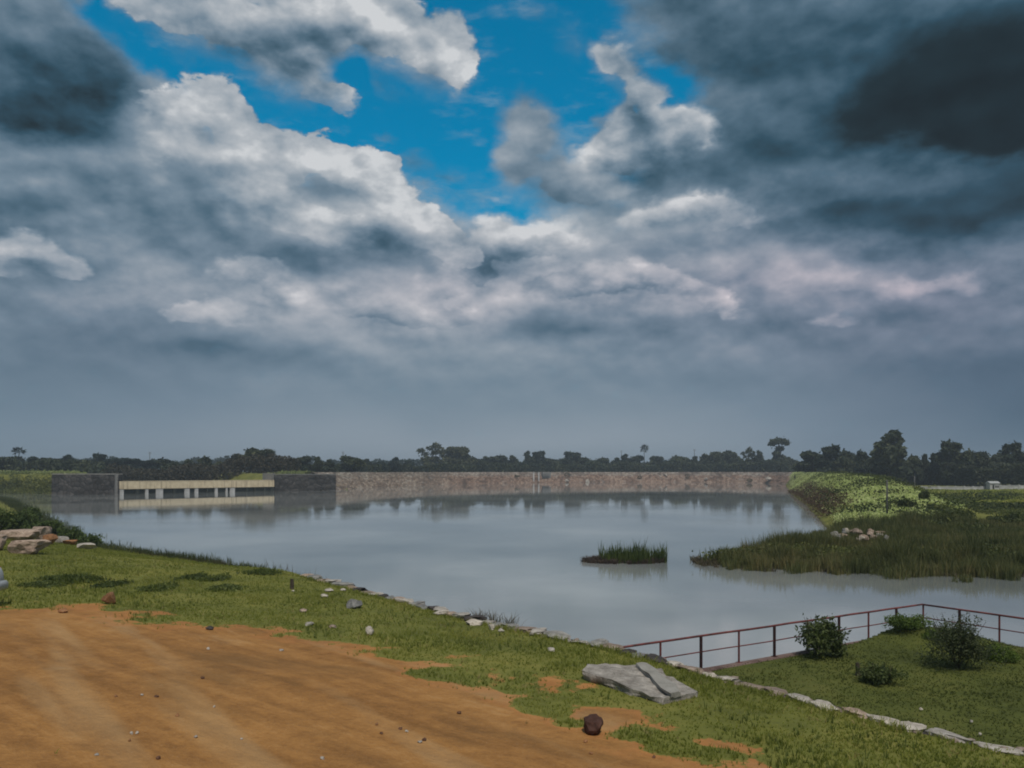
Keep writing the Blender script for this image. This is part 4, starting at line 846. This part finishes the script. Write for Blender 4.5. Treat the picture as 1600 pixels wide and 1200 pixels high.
# ------------------------------------------------------------------ parked car at the left edge (only its rear corner shows)
def car():
    x0, y0 = -16.14, 21.6; z0 = H1(x0+.6, y0); e = empty('parked_car', (x0, y0, z0), 0)
    cp, t, b = mat('silver_car_paint', .35, .5); n = t.noise(t.n('ShaderNodeTexCoord').outputs['Object'], 2, 4, .6); t.put(b.inputs['Base Color'], t.ramp(n, [(.3, (.34, .35, .35)), (.7, (.44, .45, .45))])); b.inputs['Coat Weight'].default_value = .3
    rb, t, b = mat('black_rubber', .85, .2); n = t.noise(t.n('ShaderNodeTexCoord').outputs['Object'], 5, 3, .5); t.put(b.inputs['Base Color'], t.ramp(n, [(.3, (.012, .012, .012)), (.7, (.03, .03, .03))]))
    al, t, b = mat('wheel_alloy', .4, .5); n = t.noise(t.n('ShaderNodeTexCoord').outputs['Object'], 5, 3, .5); t.put(b.inputs['Base Color'], t.ramp(n, [(.3, (.3, .3, .3)), (.7, (.45, .45, .45))])); b.inputs['Metallic'].default_value = .6
    rd_, t, b = mat('red_tail_lamp', .25, .5); n = t.noise(t.n('ShaderNodeTexCoord').outputs['Object'], 9, 2, .5); t.put(b.inputs['Base Color'], t.ramp(n, [(.3, (.20, .01, .01)), (.7, (.32, .02, .02))]))
    # side profile (x along the car, front at -x, tail at +x 1.9); section rounded across the width
    low = [(-1.95, .30), (-1.95, .62), (-1.80, .80), (-.95, .96), (-.85, .98), (1.55, 1.02), (1.86, .96), (1.95, .78), (1.97, .55), (1.90, .30)]
    def loft(prof, w0, name, m, par, zr=.06):
        bm = bmesh.new(); S_ = [(-w0, .90), (-w0*.96, .97), (-w0*.86, 1.0), (0, 1.012), (w0*.86, 1.0), (w0*.96, .97), (w0, .90)]; cx_ = sum(p[0] for p in prof)/len(prof); rings = []
        for yy, k in S_: rings.append([bm.verts.new((cx_+(px_-cx_)*k, yy, .28+(pz-.28)*(k if pz > .5 else 1))) for px_, pz in prof])
        for a, c_ in zip(rings, rings[1:]):
            for k in range(len(prof)): bm.faces.new((a[k], a[(k+1) % len(prof)], c_[(k+1) % len(prof)], c_[k]))
        bm.faces.new(rings[0]); bm.faces.new(rings[-1][::-1]); bmesh.ops.bevel(bm, geom=[e_ for e_ in bm.edges], offset=.03, segments=2, affect='EDGES'); return link(name, bmesh_to(name, bm, True), m, par)
    body = loft(low, .84, 'body', cp, e)
    cab = [(-.95, .94), (-.35, 1.40), (.0, 1.47), (1.15, 1.45), (1.55, 1.28), (1.80, .96)]
    loft(cab, .72, 'cabin', cp, e)
    for sy in (-1, 1):
        for xa, xb in ((-.55, .30), (.38, 1.30)):
            bm = bmesh.new(); v = [bm.verts.new(p) for p in ((xa, sy*.705, 1.03), (xb, sy*.705, 1.03), (xb-(.12 if xb > 1 else 0), sy*.69, 1.36), (xa+(.42 if xa < 0 else 0), sy*.69, 1.36))]; bm.faces.new(v)
            r = bmesh.ops.extrude_face_region(bm, geom=bm.faces[:]); bmesh.ops.translate(bm, verts=[q for q in r['geom'] if isinstance(q, bmesh.types.BMVert)], vec=(0, sy*.02, 0)); link('side_window', bmesh_to('side_window', bm), drk, e)
    bm = bmesh.new(); add_box(bm, (1.66, 0, 1.18), (.03, 1.15, .26), 0, .01)
    for v in bm.verts: v.co.x -= (v.co.z-1.18)*.75-.04
    link('rear_window', bmesh_to('rear_window', bm), drk, e)
    bm = bmesh.new(); add_box(bm, (1.99, 0, .44), (.16, 1.62, .26), 0, .06); link('rear_bumper', bmesh_to('rear_bumper', bm, True), cp, e)
    for sy in (-.68, .68):
        bm = bmesh.new(); add_box(bm, (1.80, sy, .84), (.12, .20, .24), 0, .03); link('tail_lamp', bmesh_to('tail_lamp', bm), rd_, e)
        for xx in (-1.25, 1.22):
            bm = bmesh.new(); bmesh.ops.create_cone(bm, cap_ends=True, segments=28, radius1=.31, radius2=.31, depth=.2); bmesh.ops.rotate(bm, verts=bm.verts, cent=(0, 0, 0), matrix=Matrix.Rotation(math.pi/2, 3, 'X')); bmesh.ops.bevel(bm, geom=bm.edges[:], offset=.03, segments=2, affect='EDGES')
            wv_ = link('wheel', bmesh_to('wheel', bm), rb, e); wv_.location = (xx, sy*1.12, .31)
            bm = bmesh.new(); bmesh.ops.create_cone(bm, cap_ends=True, segments=20, radius1=.19, radius2=.17, depth=.03); bmesh.ops.rotate(bm, verts=bm.verts, cent=(0, 0, 0), matrix=Matrix.Rotation(math.pi/2*(1 if sy < 0 else -1), 3, 'X'))
            for q in range(5): add_box(bm, (math.cos(q*1.257)*.1, (-.02 if sy < 0 else .02), math.sin(q*1.257)*.1), (.05, .02, .05))
            rim = link('rim', bmesh_to('rim', bm), al, wv_); rim.location = (0, -.115 if sy < 0 else .115, 0)
    tag(e, 'silver car parked on the dirt, only its rear bumper corner showing at the left edge', 'car')
    return e
car()

# ------------------------------------------------------------------ shrubs and weeds that stand alone
def shrub(px, py, wpx, hpx, m, label, name='bush', cat='bush', group=None, leaf=.09, n=2300, zg=None, seed=None, spiky=False):
    x, d, z = G(px, py) if zg is None else W(px, py, zg); s = d/F; rx = wpx*s/2; h = hpx*s; rng = np.random.default_rng(seed or int(px*3+py)); gg = random.Random(seed or int(px+py))
    e = empty(name, (x, d+rx*.5, z), 0); lob = []
    for k in range(int(12)):
        a = gg.uniform(0, 6.28); q = rx*.62*math.sqrt(gg.random()); zz_ = h*gg.uniform(.18, .72)*(1-.3*q/rx); r = rx*gg.uniform(.25, .42); lob.append((math.cos(a)*q*1.15, math.sin(a)*q, zz_, r*1.15, r*1.15, h*gg.uniform(.18, .30)))
    P = clump_points(lob, 1, rng, .3) if 0 else None
    cs = np.array(lob); pick = rng.integers(0, len(cs), n); v = rng.normal(size=(n, 3)); v /= np.linalg.norm(v, axis=1)[:, None]; v *= (rng.uniform(.25, 1.45, n)**.8)[:, None]
    P = cs[pick, :3]+v*cs[pick, 3:]; P[:, 2] = np.abs(P[:, 2])
    k2 = 22 if spiky else 14; shoots = []
    for q in range(k2):      # shoots breaking the outline
        a = gg.uniform(0, 6.28); l0 = gg.uniform(.55, 1.08); ba = rx*gg.uniform(.1, .75); tp = np.array([math.cos(a)*(ba+rx*.25), math.sin(a)*(ba+rx*.2), h*l0*(1-.35*ba/rx)]); b0 = np.array([math.cos(a)*ba*.4, math.sin(a)*ba*.4, h*.1])
        f = rng.uniform(.3, 1, 50)[:, None]; shoots.append(b0+(tp-b0)*f+rng.normal(size=(50, 3))*leaf*.6)
    P = np.vstack([P]+shoots); V_, F_ = leaf_quads(P, leaf, rng, .2, .45); link('foliage', npmesh('foliage', V_, F_), m, e)
    bm = bmesh.new()
    for q in range(13):
        a = gg.uniform(0, 6.28); e_r = gg.uniform(.25, .8); tube(bm, [(0, 0, -.05), (math.cos(a)*rx*.25, math.sin(a)*rx*.25, h*.35), (math.cos(a)*rx*e_r, math.sin(a)*rx*e_r, h*gg.uniform(.6, .98))], [.016, .011, .005], 4)
    link('stem', bmesh_to('stem', bm), bark, e); return tag(e, label, cat, group)
shrub(1287, 1030, 82, 66, LEAF_BUSH, 'leafy dark bush growing against the railing left of the corner', seed=3, leaf=.13)
shrub(1384, 1074, 66, 34, LEAF_BUSH, 'low dark bush in the middle of the lawn', seed=4, leaf=.09)
shrub(1512, 1052, 112, 90, leafmat('fine_bush_leaves', [(.022, .030, .015), (.045, .058, .025), (.075, .090, .038), (.13, .14, .06)], trans=.25, scale=1.5), 'largest rounded dark bush with fine leaves on the right of the lawn', seed=5, leaf=.075, n=6000, spiky=True)
shrub(1432, 990, 80, 30, leafmat('bright_weed_leaves', [(.06, .09, .02), (.12, .17, .035), (.20, .26, .05)], trans=.35, scale=1), 'bright weeds on the mound at the railing corner', name='weed_clump', cat='weeds', seed=8, leaf=.09)
shrub(1475, 1000, 50, 18, bpy.data.materials['bright_weed_leaves'], 'low weeds between the corner mound and the largest bush', name='weed_clump', cat='weeds', seed=9, leaf=.08)
shrub(1572, 1034, 54, 26, bpy.data.materials['bright_weed_leaves'], 'low weeds right of the largest bush by the railing', name='weed_clump', cat='weeds', seed=10, leaf=.08, zg=.42)
WG = 'dark weed clumps on the near bank'; WEEDM = leafmat('weed_blades', [(.05, .065, .018), (.10, .125, .028), (.17, .19, .045)], trans=.3, scale=.6)
for px, py, wx, hx, lb in ((108, 908, 70, 20, 'widest dark weed clump on the left grass'), (243, 921, 34, 13, 'dark weed clump above and right of the orange-brown stone'), (300, 905, 34, 12, 'weed clump near the water, left of two close together'), (333, 907, 22, 14, 'weed clump near the water, right of two close together'),
                          (348, 922, 34, 13, 'dark weed clump in the middle of the left bank grass'), (408, 897, 40, 14, 'bushy green clump at the water edge left of the reed stalks'), (166, 916, 26, 10, 'small weed clump right of the widest one'), (60, 915, 40, 10, 'low weed clump left of the widest one')):
    x, d, z = G(px, py); wr = wx/F*d/2; hr = hx/F*d; e = empty('weed_clump', (x, d+.3, z)); rk = np.random.default_rng(int(px)); q = rk.normal(size=(420, 2))*[wr*.55, .45]; hb = hr*.58*(.35+.6*np.exp(-(q[:, 0]/wr)**2))*rk.uniform(.4, 1.1, 420)
    zq = height(q[:, 0]+x, q[:, 1]+d+.3)-z; V_, F_ = blades(np.stack([q[:, 0], q[:, 1], zq], 1), hb, .05, rk, .6, 4); link('blades', npmesh('blades', V_, F_), WEEDM, e)
    zl = np.repeat(zq[:300], 3); P = np.repeat(q[:300], 3, 0)+rk.normal(size=(900, 2))*.08; V_, F_ = leaf_quads(np.stack([P[:, 0], P[:, 1], zl+np.repeat(hb[:300], 3)*rk.uniform(.1, .8, 900)], 1), .10, rk, .3, .6); link('leaves', npmesh('leaves', V_, F_), LEAF_BUSH, e)
    tag(e, lb, 'weeds', WG)
SG = 'leafy shrubs on the left shore'
for px, py, wx, hx, lb in ((10, 832, 56, 38, 'bright leafy shrub at the left frame edge behind the boulder heap'), (36, 826, 34, 30, 'bright shrub just right of the one at the left frame edge'), (50, 815, 20, 24, 'small upright dark shrub by the water behind the heap'), (72, 838, 44, 28, 'rounded green-brown shrub above the tan boulder'),
                          (104, 846, 44, 20, 'shrub right of the rounded one on the left shore'), (132, 854, 40, 16, 'lowest shrub at the right end of the left shore cover'), (-30, 830, 60, 50, 'tall shrub beyond the left frame edge')):
    shrub(px, py, wx, hx, leafmat('shore_shrub_leaves', [(.02, .034, .01), (.045, .07, .018), (.085, .12, .03), (.13, .16, .05)], trans=.3, scale=.5) if px < 20 else bpy.data.materials['shore_shrub_leaves'], lb, name='shrub', cat='shrub', group=SG, leaf=.25, n=1800)
for k, (px, py, wx, hx) in enumerate([(808, 744, 8, 3), (887, 742, 9, 6), (1001, 746, 7, 5), (1076, 744, 7, 6), (1172, 750, 9, 4), (1200, 757, 9, 4)]):
    x, y = dpt(px, 0); zf = 6-(py-HY)/F*(y+6); rngk = np.random.default_rng(k); wr = wx/F*y/2; n_ = 220; v = rngk.normal(size=(n_, 3)); v /= np.linalg.norm(v, axis=1)[:, None]
    V_, F_ = leaf_quads(v*np.array([wr, wr, hx/F*y*.6]), .4, rngk); o = link('shrub', npmesh('shrub', V_, F_), LEAF_FAR); o.location = (x, y+max(1, zf/.8-.6), zf)
    tag(o, f'dark shrub rooted in the stone-faced dam, {nth(k+1)} from the left', 'shrub', 'dark shrubs on the dam')
for k, (px, py, wx, hx) in enumerate([(1500, 812, 60, 16), (1566, 800, 60, 13), (1470, 800, 40, 10), (1590, 822, 70, 16), (1455, 830, 60, 14), (1530, 838, 70, 16), (1420, 795, 26, 14), (1490, 787, 44, 8), (1445, 782, 12, 14)]):
    shrub(px, py, wx, hx, LEAF_FIELD, ['dark spreading shrub in the middle of the field', 'dark shrub at the right side of the field', 'small shrub near the bend of the field', 'lower right field shrub by the frame edge', 'shrub in the field right of the boulder row',
        'wide shrub at the near side of the field', 'shrub just right of the slim pole', 'thin shrub row at the yellow edge of the field', 'little round shrub by the short thick post'][k], name='shrub', cat='shrub', group='shrubs in the right-hand field', leaf=.35, n=1500)

# ------------------------------------------------------------------ stuff nobody could count
def rubble():
    rr = np.random.default_rng(9); bm = bmesh.new(); L_ = []
    for (xa, ya), (xb, yb) in zip(STONE_LINE, STONE_LINE[1:]):
        n = int(math.hypot(xb-xa, yb-ya)/.16)
        for k in range(n): f = (k+rr.uniform(0, 1))/n; L_.append((xa+(xb-xa)*f+rr.normal()*.12, ya+(yb-ya)*f+rr.normal()*.12))
    for x, y in L_:
        q = bmesh.ops.create_icosphere(bm, subdivisions=1, radius=rr.uniform(.03, .085))['verts']; o_ = rr.uniform(0, 40)
        for v in q: v.co = Vector((v.co.x*1.3, v.co.y, v.co.z*.6))*(1+.35*mnoise.noise(v.co*14+Vector((o_, 0, 0))))
        bmesh.ops.translate(bm, verts=q, vec=(x, y, 1.32))
    return tag(link('rubble', bmesh_to('rubble', bm), ST_PINK), kind='stuff')
rubble()
rng = np.random.default_rng(21)
def stuff(name, V_, F_, m): return tag(link(name, npmesh(name, V_, F_), m), kind='stuff')
# grass on the near bank
X, Y = [], []
n = 290000; u = rng.uniform(-.85, .85, n); d = 9+66*rng.uniform(0, 1, n)**1.25; x = u*d
tsd = poly_sd(x, d, NEAR); dr = dirtness(x, d); dens = fbm(x, d, 1.3, 3, 61)
keep = (tsd > .55) & (dr+rng.normal(0, .16, n) < .42) & (dens+rng.uniform(-.3, .3, n) > .33); x, y = x[keep], d[keep]
hh_ = (.03+.13*fbm(x, y, 1.4, 3, 63)**1.6)*(1+.9*sstep(28, 60, y)); P = np.stack([x, y, height(x, y)-.005], 1)
V_, F_ = blades(P, hh_, .016+.0, rng, .7, 3); V_2 = V_; stuff('grass', V_, F_, GRASS)
# taller seeding tufts, dry wisps and broad-leaved weeds mixed into the turf
n = 9000; u = rng.uniform(-.70, .70, n); d = 10+50*rng.uniform(0, 1, n)**1.2; x = u*d; k = (poly_sd(x, d, NEAR) > 1.3) & (dirtness(x, d) < .40+rng.normal(0, .10, n)) & (fbm(x, d, 2.6, 3, 161)+rng.uniform(-.08, .08, n) > .54); x, y = x[k], d[k]
V_, F_ = blades(np.stack([x, y, height(x, y)-.01], 1), .09+.15*rng.uniform(0, 1, len(x))**2, .017, rng, .5, 5); stuff('tall_grass', V_, F_, WEEDM)
n = 5000; u = rng.uniform(-.70, .70, n); d = 10+40*rng.uniform(0, 1, n)**1.2; x = u*d; k = (poly_sd(x, d, NEAR) > .5) & (dirtness(x, d)+rng.normal(0, .12, n) < .62) & (fbm(x, d, 1.9, 3, 171)+rng.uniform(-.08, .08, n) > .55); x, y = x[k], d[k]
V_, F_ = blades(np.stack([x, y, height(x, y)-.01], 1), .05+.09*rng.uniform(0, 1, len(x)), .012, rng, .9, 4); stuff('dry_grass', V_, F_, leafmat('dry_grass_blades', [(.20, .15, .06), (.34, .26, .11), (.46, .38, .20)], trans=.25, scale=.8))
# grass on the lawn
n = 110000; x = rng.uniform(2, 34, n); y = rng.uniform(4, 29, n); s_ = poly_sd(x, y, LAWN); k = (s_ > .22) & (np.abs(x) < y*.72+7) & (fbm(x, y, 1.1, 3, 66)+rng.uniform(-.3, .3, n) > .30); x, y = x[k], y[k]
V_, F_ = blades(np.stack([x, y, height(x, y)-.005], 1), .025+.075*fbm(x, y, .8, 3, 67)**1.5, .014, rng, .8, 4)
stuff('grass', V_, F_, leafmat('lawn_blades', [(.032, .042, .012), (.065, .080, .020), (.105, .122, .028), (.19, .155, .055)], trans=.35, scale=.5))
# taller weeds hanging at the stone row and along the left shore
def along(line, n, w_, rng):
    seg = [(a, b_) for a, b_ in zip(line, line[1:])]; L_ = np.array([math.hypot(b_[0]-a[0], b_[1]-a[1]) for a, b_ in seg]); k = rng.choice(len(seg), n, p=L_/L_.sum()); f = rng.uniform(0, 1, n)
    A = np.array([s[0] for s in seg])[k]; B = np.array([s[1] for s in seg])[k]; return (A+(B-A)*f[:, None]+rng.normal(size=(n, 2))*w_).T
x, y = along(STONE_LINE, 1500, .16, rng); V_, F_ = blades(np.stack([x-.25, y-.22, height(x-.25, y-.22)-.01], 1), .07+.14*fbm(x, y, .7, 3, 5), .016, rng, .7, 4); stuff('grass', V_, F_, GRASS)
x, y = along(NEAR[2:11], 7000, .9, rng); z = np.maximum(height(x, y), -.05); k = z < .9
V_, F_ = blades(np.stack([x, y, z], 1)[k], (.25+.45*fbm(x, y, 4, 3, 5))[k], .035, rng, .35, 4); stuff('shore_weeds', V_, F_, REED)
xs_, ys_ = along([W(200, 872, 0)[:2], W(260, 880, 0)[:2], W(345, 889, 0)[:2]], 1500, .25, rng)
V_, F_ = blades(np.stack([xs_, ys_, xs_*0], 1), .35+.25*fbm(xs_, ys_, 2, 2, 3), .03, rng, .2, 3); stuff('shore_reeds', V_, F_, DRY)
xs_, ys_ = along([W(410, 893, .3)[:2], W(500, 903, .8)[:2]], 46, .25, rng)
V_, F_ = blades(np.stack([xs_, ys_+.8, np.maximum(height(xs_, ys_+.8), -.1)], 1), rng.uniform(.7, 1.4, 46), .03, rng, .25, 2); tag(link('reed_stalks', npmesh('reed_stalks', V_, F_), DRY), 'thin bare reed stalks at the water edge by the left end of the edging stones', 'reeds')
xs_, ys_ = along([(-1.6, 26.2), (-.2, 24.6)], 50, .12, rng)
V_, F_ = blades(np.stack([xs_+.4, ys_+.3, xs_*0+1.1], 1), rng.uniform(.25, .5, 50), .02, rng, .9, 4); tag(link('dry_tuft', npmesh('dry_tuft', V_, F_), DRY), 'brown dry tuft leaning over the water from the middle of the stone row', 'dry grass')
# reed island
def blob_pts(cx, cy, rx, ry, n, rng, s=1.2, seed=1):
    a = rng.uniform(0, 6.28, n); r = np.sqrt(rng.uniform(0, 1, n)); x = cx+np.cos(a)*r*rx; y = cy+np.sin(a)*r*ry; k = fbm(x, y, s, 3, seed)+rng.uniform(-.2, .2, n) > .38; return x[k], y[k]
e = empty('reed_island', (W(985, 877, 0)[0], W(985, 877, 0)[1], 0)); ex, ey = e.location.x, e.location.y
x, y = blob_pts(.1, 0, 2.25, 1.7, 520, rng, .7, 7); h = (.35+1.45*fbm(x+20, y, .5, 3, 9))*rng.uniform(.6, 1.15, len(x))
V_, F_ = blades(np.stack([x, y, x*0-.05], 1), h, .055, rng, .22, 4); link('reeds', npmesh('reeds', V_, F_), leafmat('island_reeds', [(.028, .045, .014), (.06, .085, .022), (.11, .14, .035), (.16, .18, .06)], trans=.35, scale=.8), e)
x, y = blob_pts(-.5, -.2, 2.8, 1.6, 1800, rng, .8, 3); V_, F_ = blades(np.stack([x, y, x*0-.03], 1), .25+.25*fbm(x, y, 1, 2, 2), .05, rng, .9, 3); link('dead_litter', npmesh('dead_litter', V_, F_), leafmat('reed_litter', [(.035, .026, .022), (.07, .05, .042), (.10, .08, .05)], trans=.1, scale=1), e)
tag(e, 'small island of green reeds standing alone in the water left of the marsh', 'reeds')
# marsh: tall reeds from the water edge back into the field
n = 150000; u = rng.uniform(.14, .72, n); d = 43+34*rng.uniform(0, 1, n)**1.5; x = u*d; y = d; s_ = poly_sd(x, y, RIGHT)
pat = fbm(x, y, 2.2, 4, 71); pat2 = fbm(x, y, 6, 3, 72); k = (x > 11.9+rng.normal(0, .3, n)) & (s_ > .2-np.clip(pat-.42, 0, 1)*6.5) & (pat+rng.uniform(-.12, .12, n) > .40+.10*(s_ < 1)) & (rng.uniform(0, 1, n) < .35+.9*pat2); x, y, s_ = x[k], y[k], s_[k]
h = (.25+1.75*fbm(x, y, 1.3, 3, 73)**1.3*(1-.6*sstep(5, 17, s_)))*(.65+.45*sstep(-1, 1.5, s_)); V_, F_ = blades(np.stack([x, y, np.maximum(height(x, y), -.03)], 1), h, .05, rng, .34, 3); stuff('marsh_reeds', V_, F_, REED)
cx_, cy_ = along(RIGHT[10:16], 130, 1.0, rng); cy_ = cy_-np.abs(rng.normal(size=130))*.9; q = rng.integers(0, 130, 3600); x = cx_[q]+rng.normal(size=3600)*.28; y = cy_[q]+rng.normal(size=3600)*.22
k = x > 13.2; x, y, q = x[k], y[k], q[k]; V_, F_ = blades(np.stack([x, y, x*0-.05], 1), (.35+rng.uniform(0, 1, 130)*.95)[q], .045, rng, .3, 3); stuff('marsh_reeds', V_, F_, REED)
x, y = along(RIGHT[6:17], 5200, .8, rng); k = (x > 12) & (fbm(x, y, 1.5, 3, 3)+rng.uniform(-.1, .1, len(x)) > .42); x, y = x[k], y[k]
V_, F_ = blades(np.stack([x, y, np.maximum(height(x, y), 0)-.03], 1), .18+.30*fbm(x, y, 1, 2, 5), .06, rng, .9, 4); stuff('marsh_litter', V_, F_, leafmat('marsh_litter_blades', [(.04, .032, .022), (.08, .062, .04), (.12, .11, .05)], trans=.1, scale=.8))
# broad-leaved marsh and field cover
def leafy(name, m, n, sampler, hfun, leaf, per=10, spread=.5, thr=.42, s=4, seed=5):
    x, y = sampler(n); k = (fbm(x, y, s, 4, seed)+rng.uniform(-.15, .15, len(x)) > thr); x, y = x[k], y[k]; z = height(x, y); h = hfun(x, y)
    sp = np.repeat(h, per)*spread; P = np.repeat(np.stack([x, y, z], 1), per, 0); q = rng.normal(size=P.shape); q[:, 2] = np.abs(rng.uniform(0, 1, len(P))); P = P+q*np.stack([sp, sp, np.repeat(h, per)], 1)
    V_, F_ = leaf_quads(P, leaf, rng, .25, .7); return stuff(name, V_, F_, m)
def fan(u0, u1, d0, d1, pw=1.4):
    def f(n):
        u = rng.uniform(u0, u1, n); d = d0+(d1-d0)*rng.uniform(0, 1, n)**pw; x = u*d; k = poly_sd(x, d, RIGHT) > .8; return x[k], d[k]
    return f
def not_ridge(f):
    def g_(n):
        x, y = f(n); rd = poly_sd(x, y, [p[:2] for p in RIDGE], False); k = rd < 1e8; return x[np.abs(rd) > 11], y[np.abs(rd) > 11]
    return g_
def on_ridge(f):
    def g_(n):
        x, y = f(n); rd = np.abs(poly_sd(x, y, [p[:2] for p in RIDGE], False)); k = (rd < 12) & ((x-106.8)**2+(y-300)**2 > 36); return x[k], y[k]
    return g_
leafy('field_weeds', LEAF_FIELD, 17000, not_ridge(fan(.22, .74, 50, 120)), lambda x, y: .25+.75*fbm(x, y, 3, 3, 81), .20, 12, .55, .40, 3, 5)
leafy('field_grass', leafmat('yellow_green_field_leaves', [(.10, .13, .025), (.18, .21, .04), (.28, .29, .06), (.36, .33, .10)], trans=.35, scale=.08), 12000, not_ridge(fan(.44, .74, 125, 235)), lambda x, y: .3+.25*fbm(x, y, 9, 3, 83), .40, 7, .9, .36, 6, 8)
leafy('field_weeds', LEAF_FIELD, 5000, not_ridge(fan(.44, .74, 105, 170)), lambda x, y: .5+.7*fbm(x, y, 6, 3, 87), .32, 10, .6, .53, 6, 9)
leafy('embankment_weeds', LEAF_LIME, 60000, on_ridge(fan(.33, .56, 72, 402, 1.3)), lambda x, y: .10+.55*fbm(x, y, 3, 4, 85)*np.clip(y/150, .7, 1.5), .19, 9, .8, .40, 4, 6)
leafy('embankment_scrub', LEAF_FIELD, 9000, on_ridge(fan(.33, .56, 72, 300, 1.3)), lambda x, y: .5+.9*fbm(x, y, 5, 3, 95), .28, 8, .6, .50, 6, 16)
leafy('shore_scrub', leafmat('reddish_shore_leaves', [(.05, .03, .02), (.10, .06, .035), (.12, .11, .04)], trans=.2, scale=.2), 9000, (lambda n: (lambda a: (a[0]+1.5, a[1]))(along([(84, 242), (52.6, 141), (38.5, 98)], n, .8, rng))), lambda x, y: .3+.4*fbm(x, y, 3, 3, 15), .25, 5, .7, .38, 4, 3)
# pale grass on top of the left bank and along the far crest
def bankgrass(line, n, m, w_, h0, leaf=.5):
    x, y = along(line, n, w_, rng); z = height(x, y); h = h0*(.4+.9*fbm(x, y, 5, 2, 4)); P = np.repeat(np.stack([x, y, z], 1), 6, 0); P = P+rng.normal(size=P.shape)*.35; P[:, 2] += np.repeat(h, 6)*rng.uniform(0, 1, len(P)); V_, F_ = leaf_quads(P, leaf, rng, .3, .6); return stuff('bank_grass', V_, F_, m)
BG = leafmat('bank_top_grass', [(.12, .14, .06), (.25, .28, .11), (.40, .42, .2)], trans=.3, scale=.2)
bankgrass([(-220, 240), (-142, 235), (-108, 224)], 3600, BG, 1.0, .30)
bankgrass([(-74, 256), (-58, 271)], 1000, BG, 1.0, .30)
bankgrass([(-220, 231), (-142, 226), (-124, 219.5)], 5200, LEAF_FIELD, 1.8, .9)

# ------------------------------------------------------------------ air: thin moist haze
hm = bpy.data.materials.new('haze'); hm.use_nodes = True; t = NT(hm.node_tree); pv = t.n('ShaderNodeVolumePrincipled'); o_ = t.n('ShaderNodeOutputMaterial'); t.put(o_.inputs['Volume'], pv)
pv.inputs['Color'].default_value = (.80, .90, 1.0, 1); pv.inputs['Density'].default_value = .00045; pv.inputs['Anisotropy'].default_value = .2
bm = bmesh.new(); add_box(bm, (0, 2000, 16), (9000, 9000, 38)); hz_o = link('haze', bmesh_to('haze', bm), hm); tag(hz_o, kind='stuff')
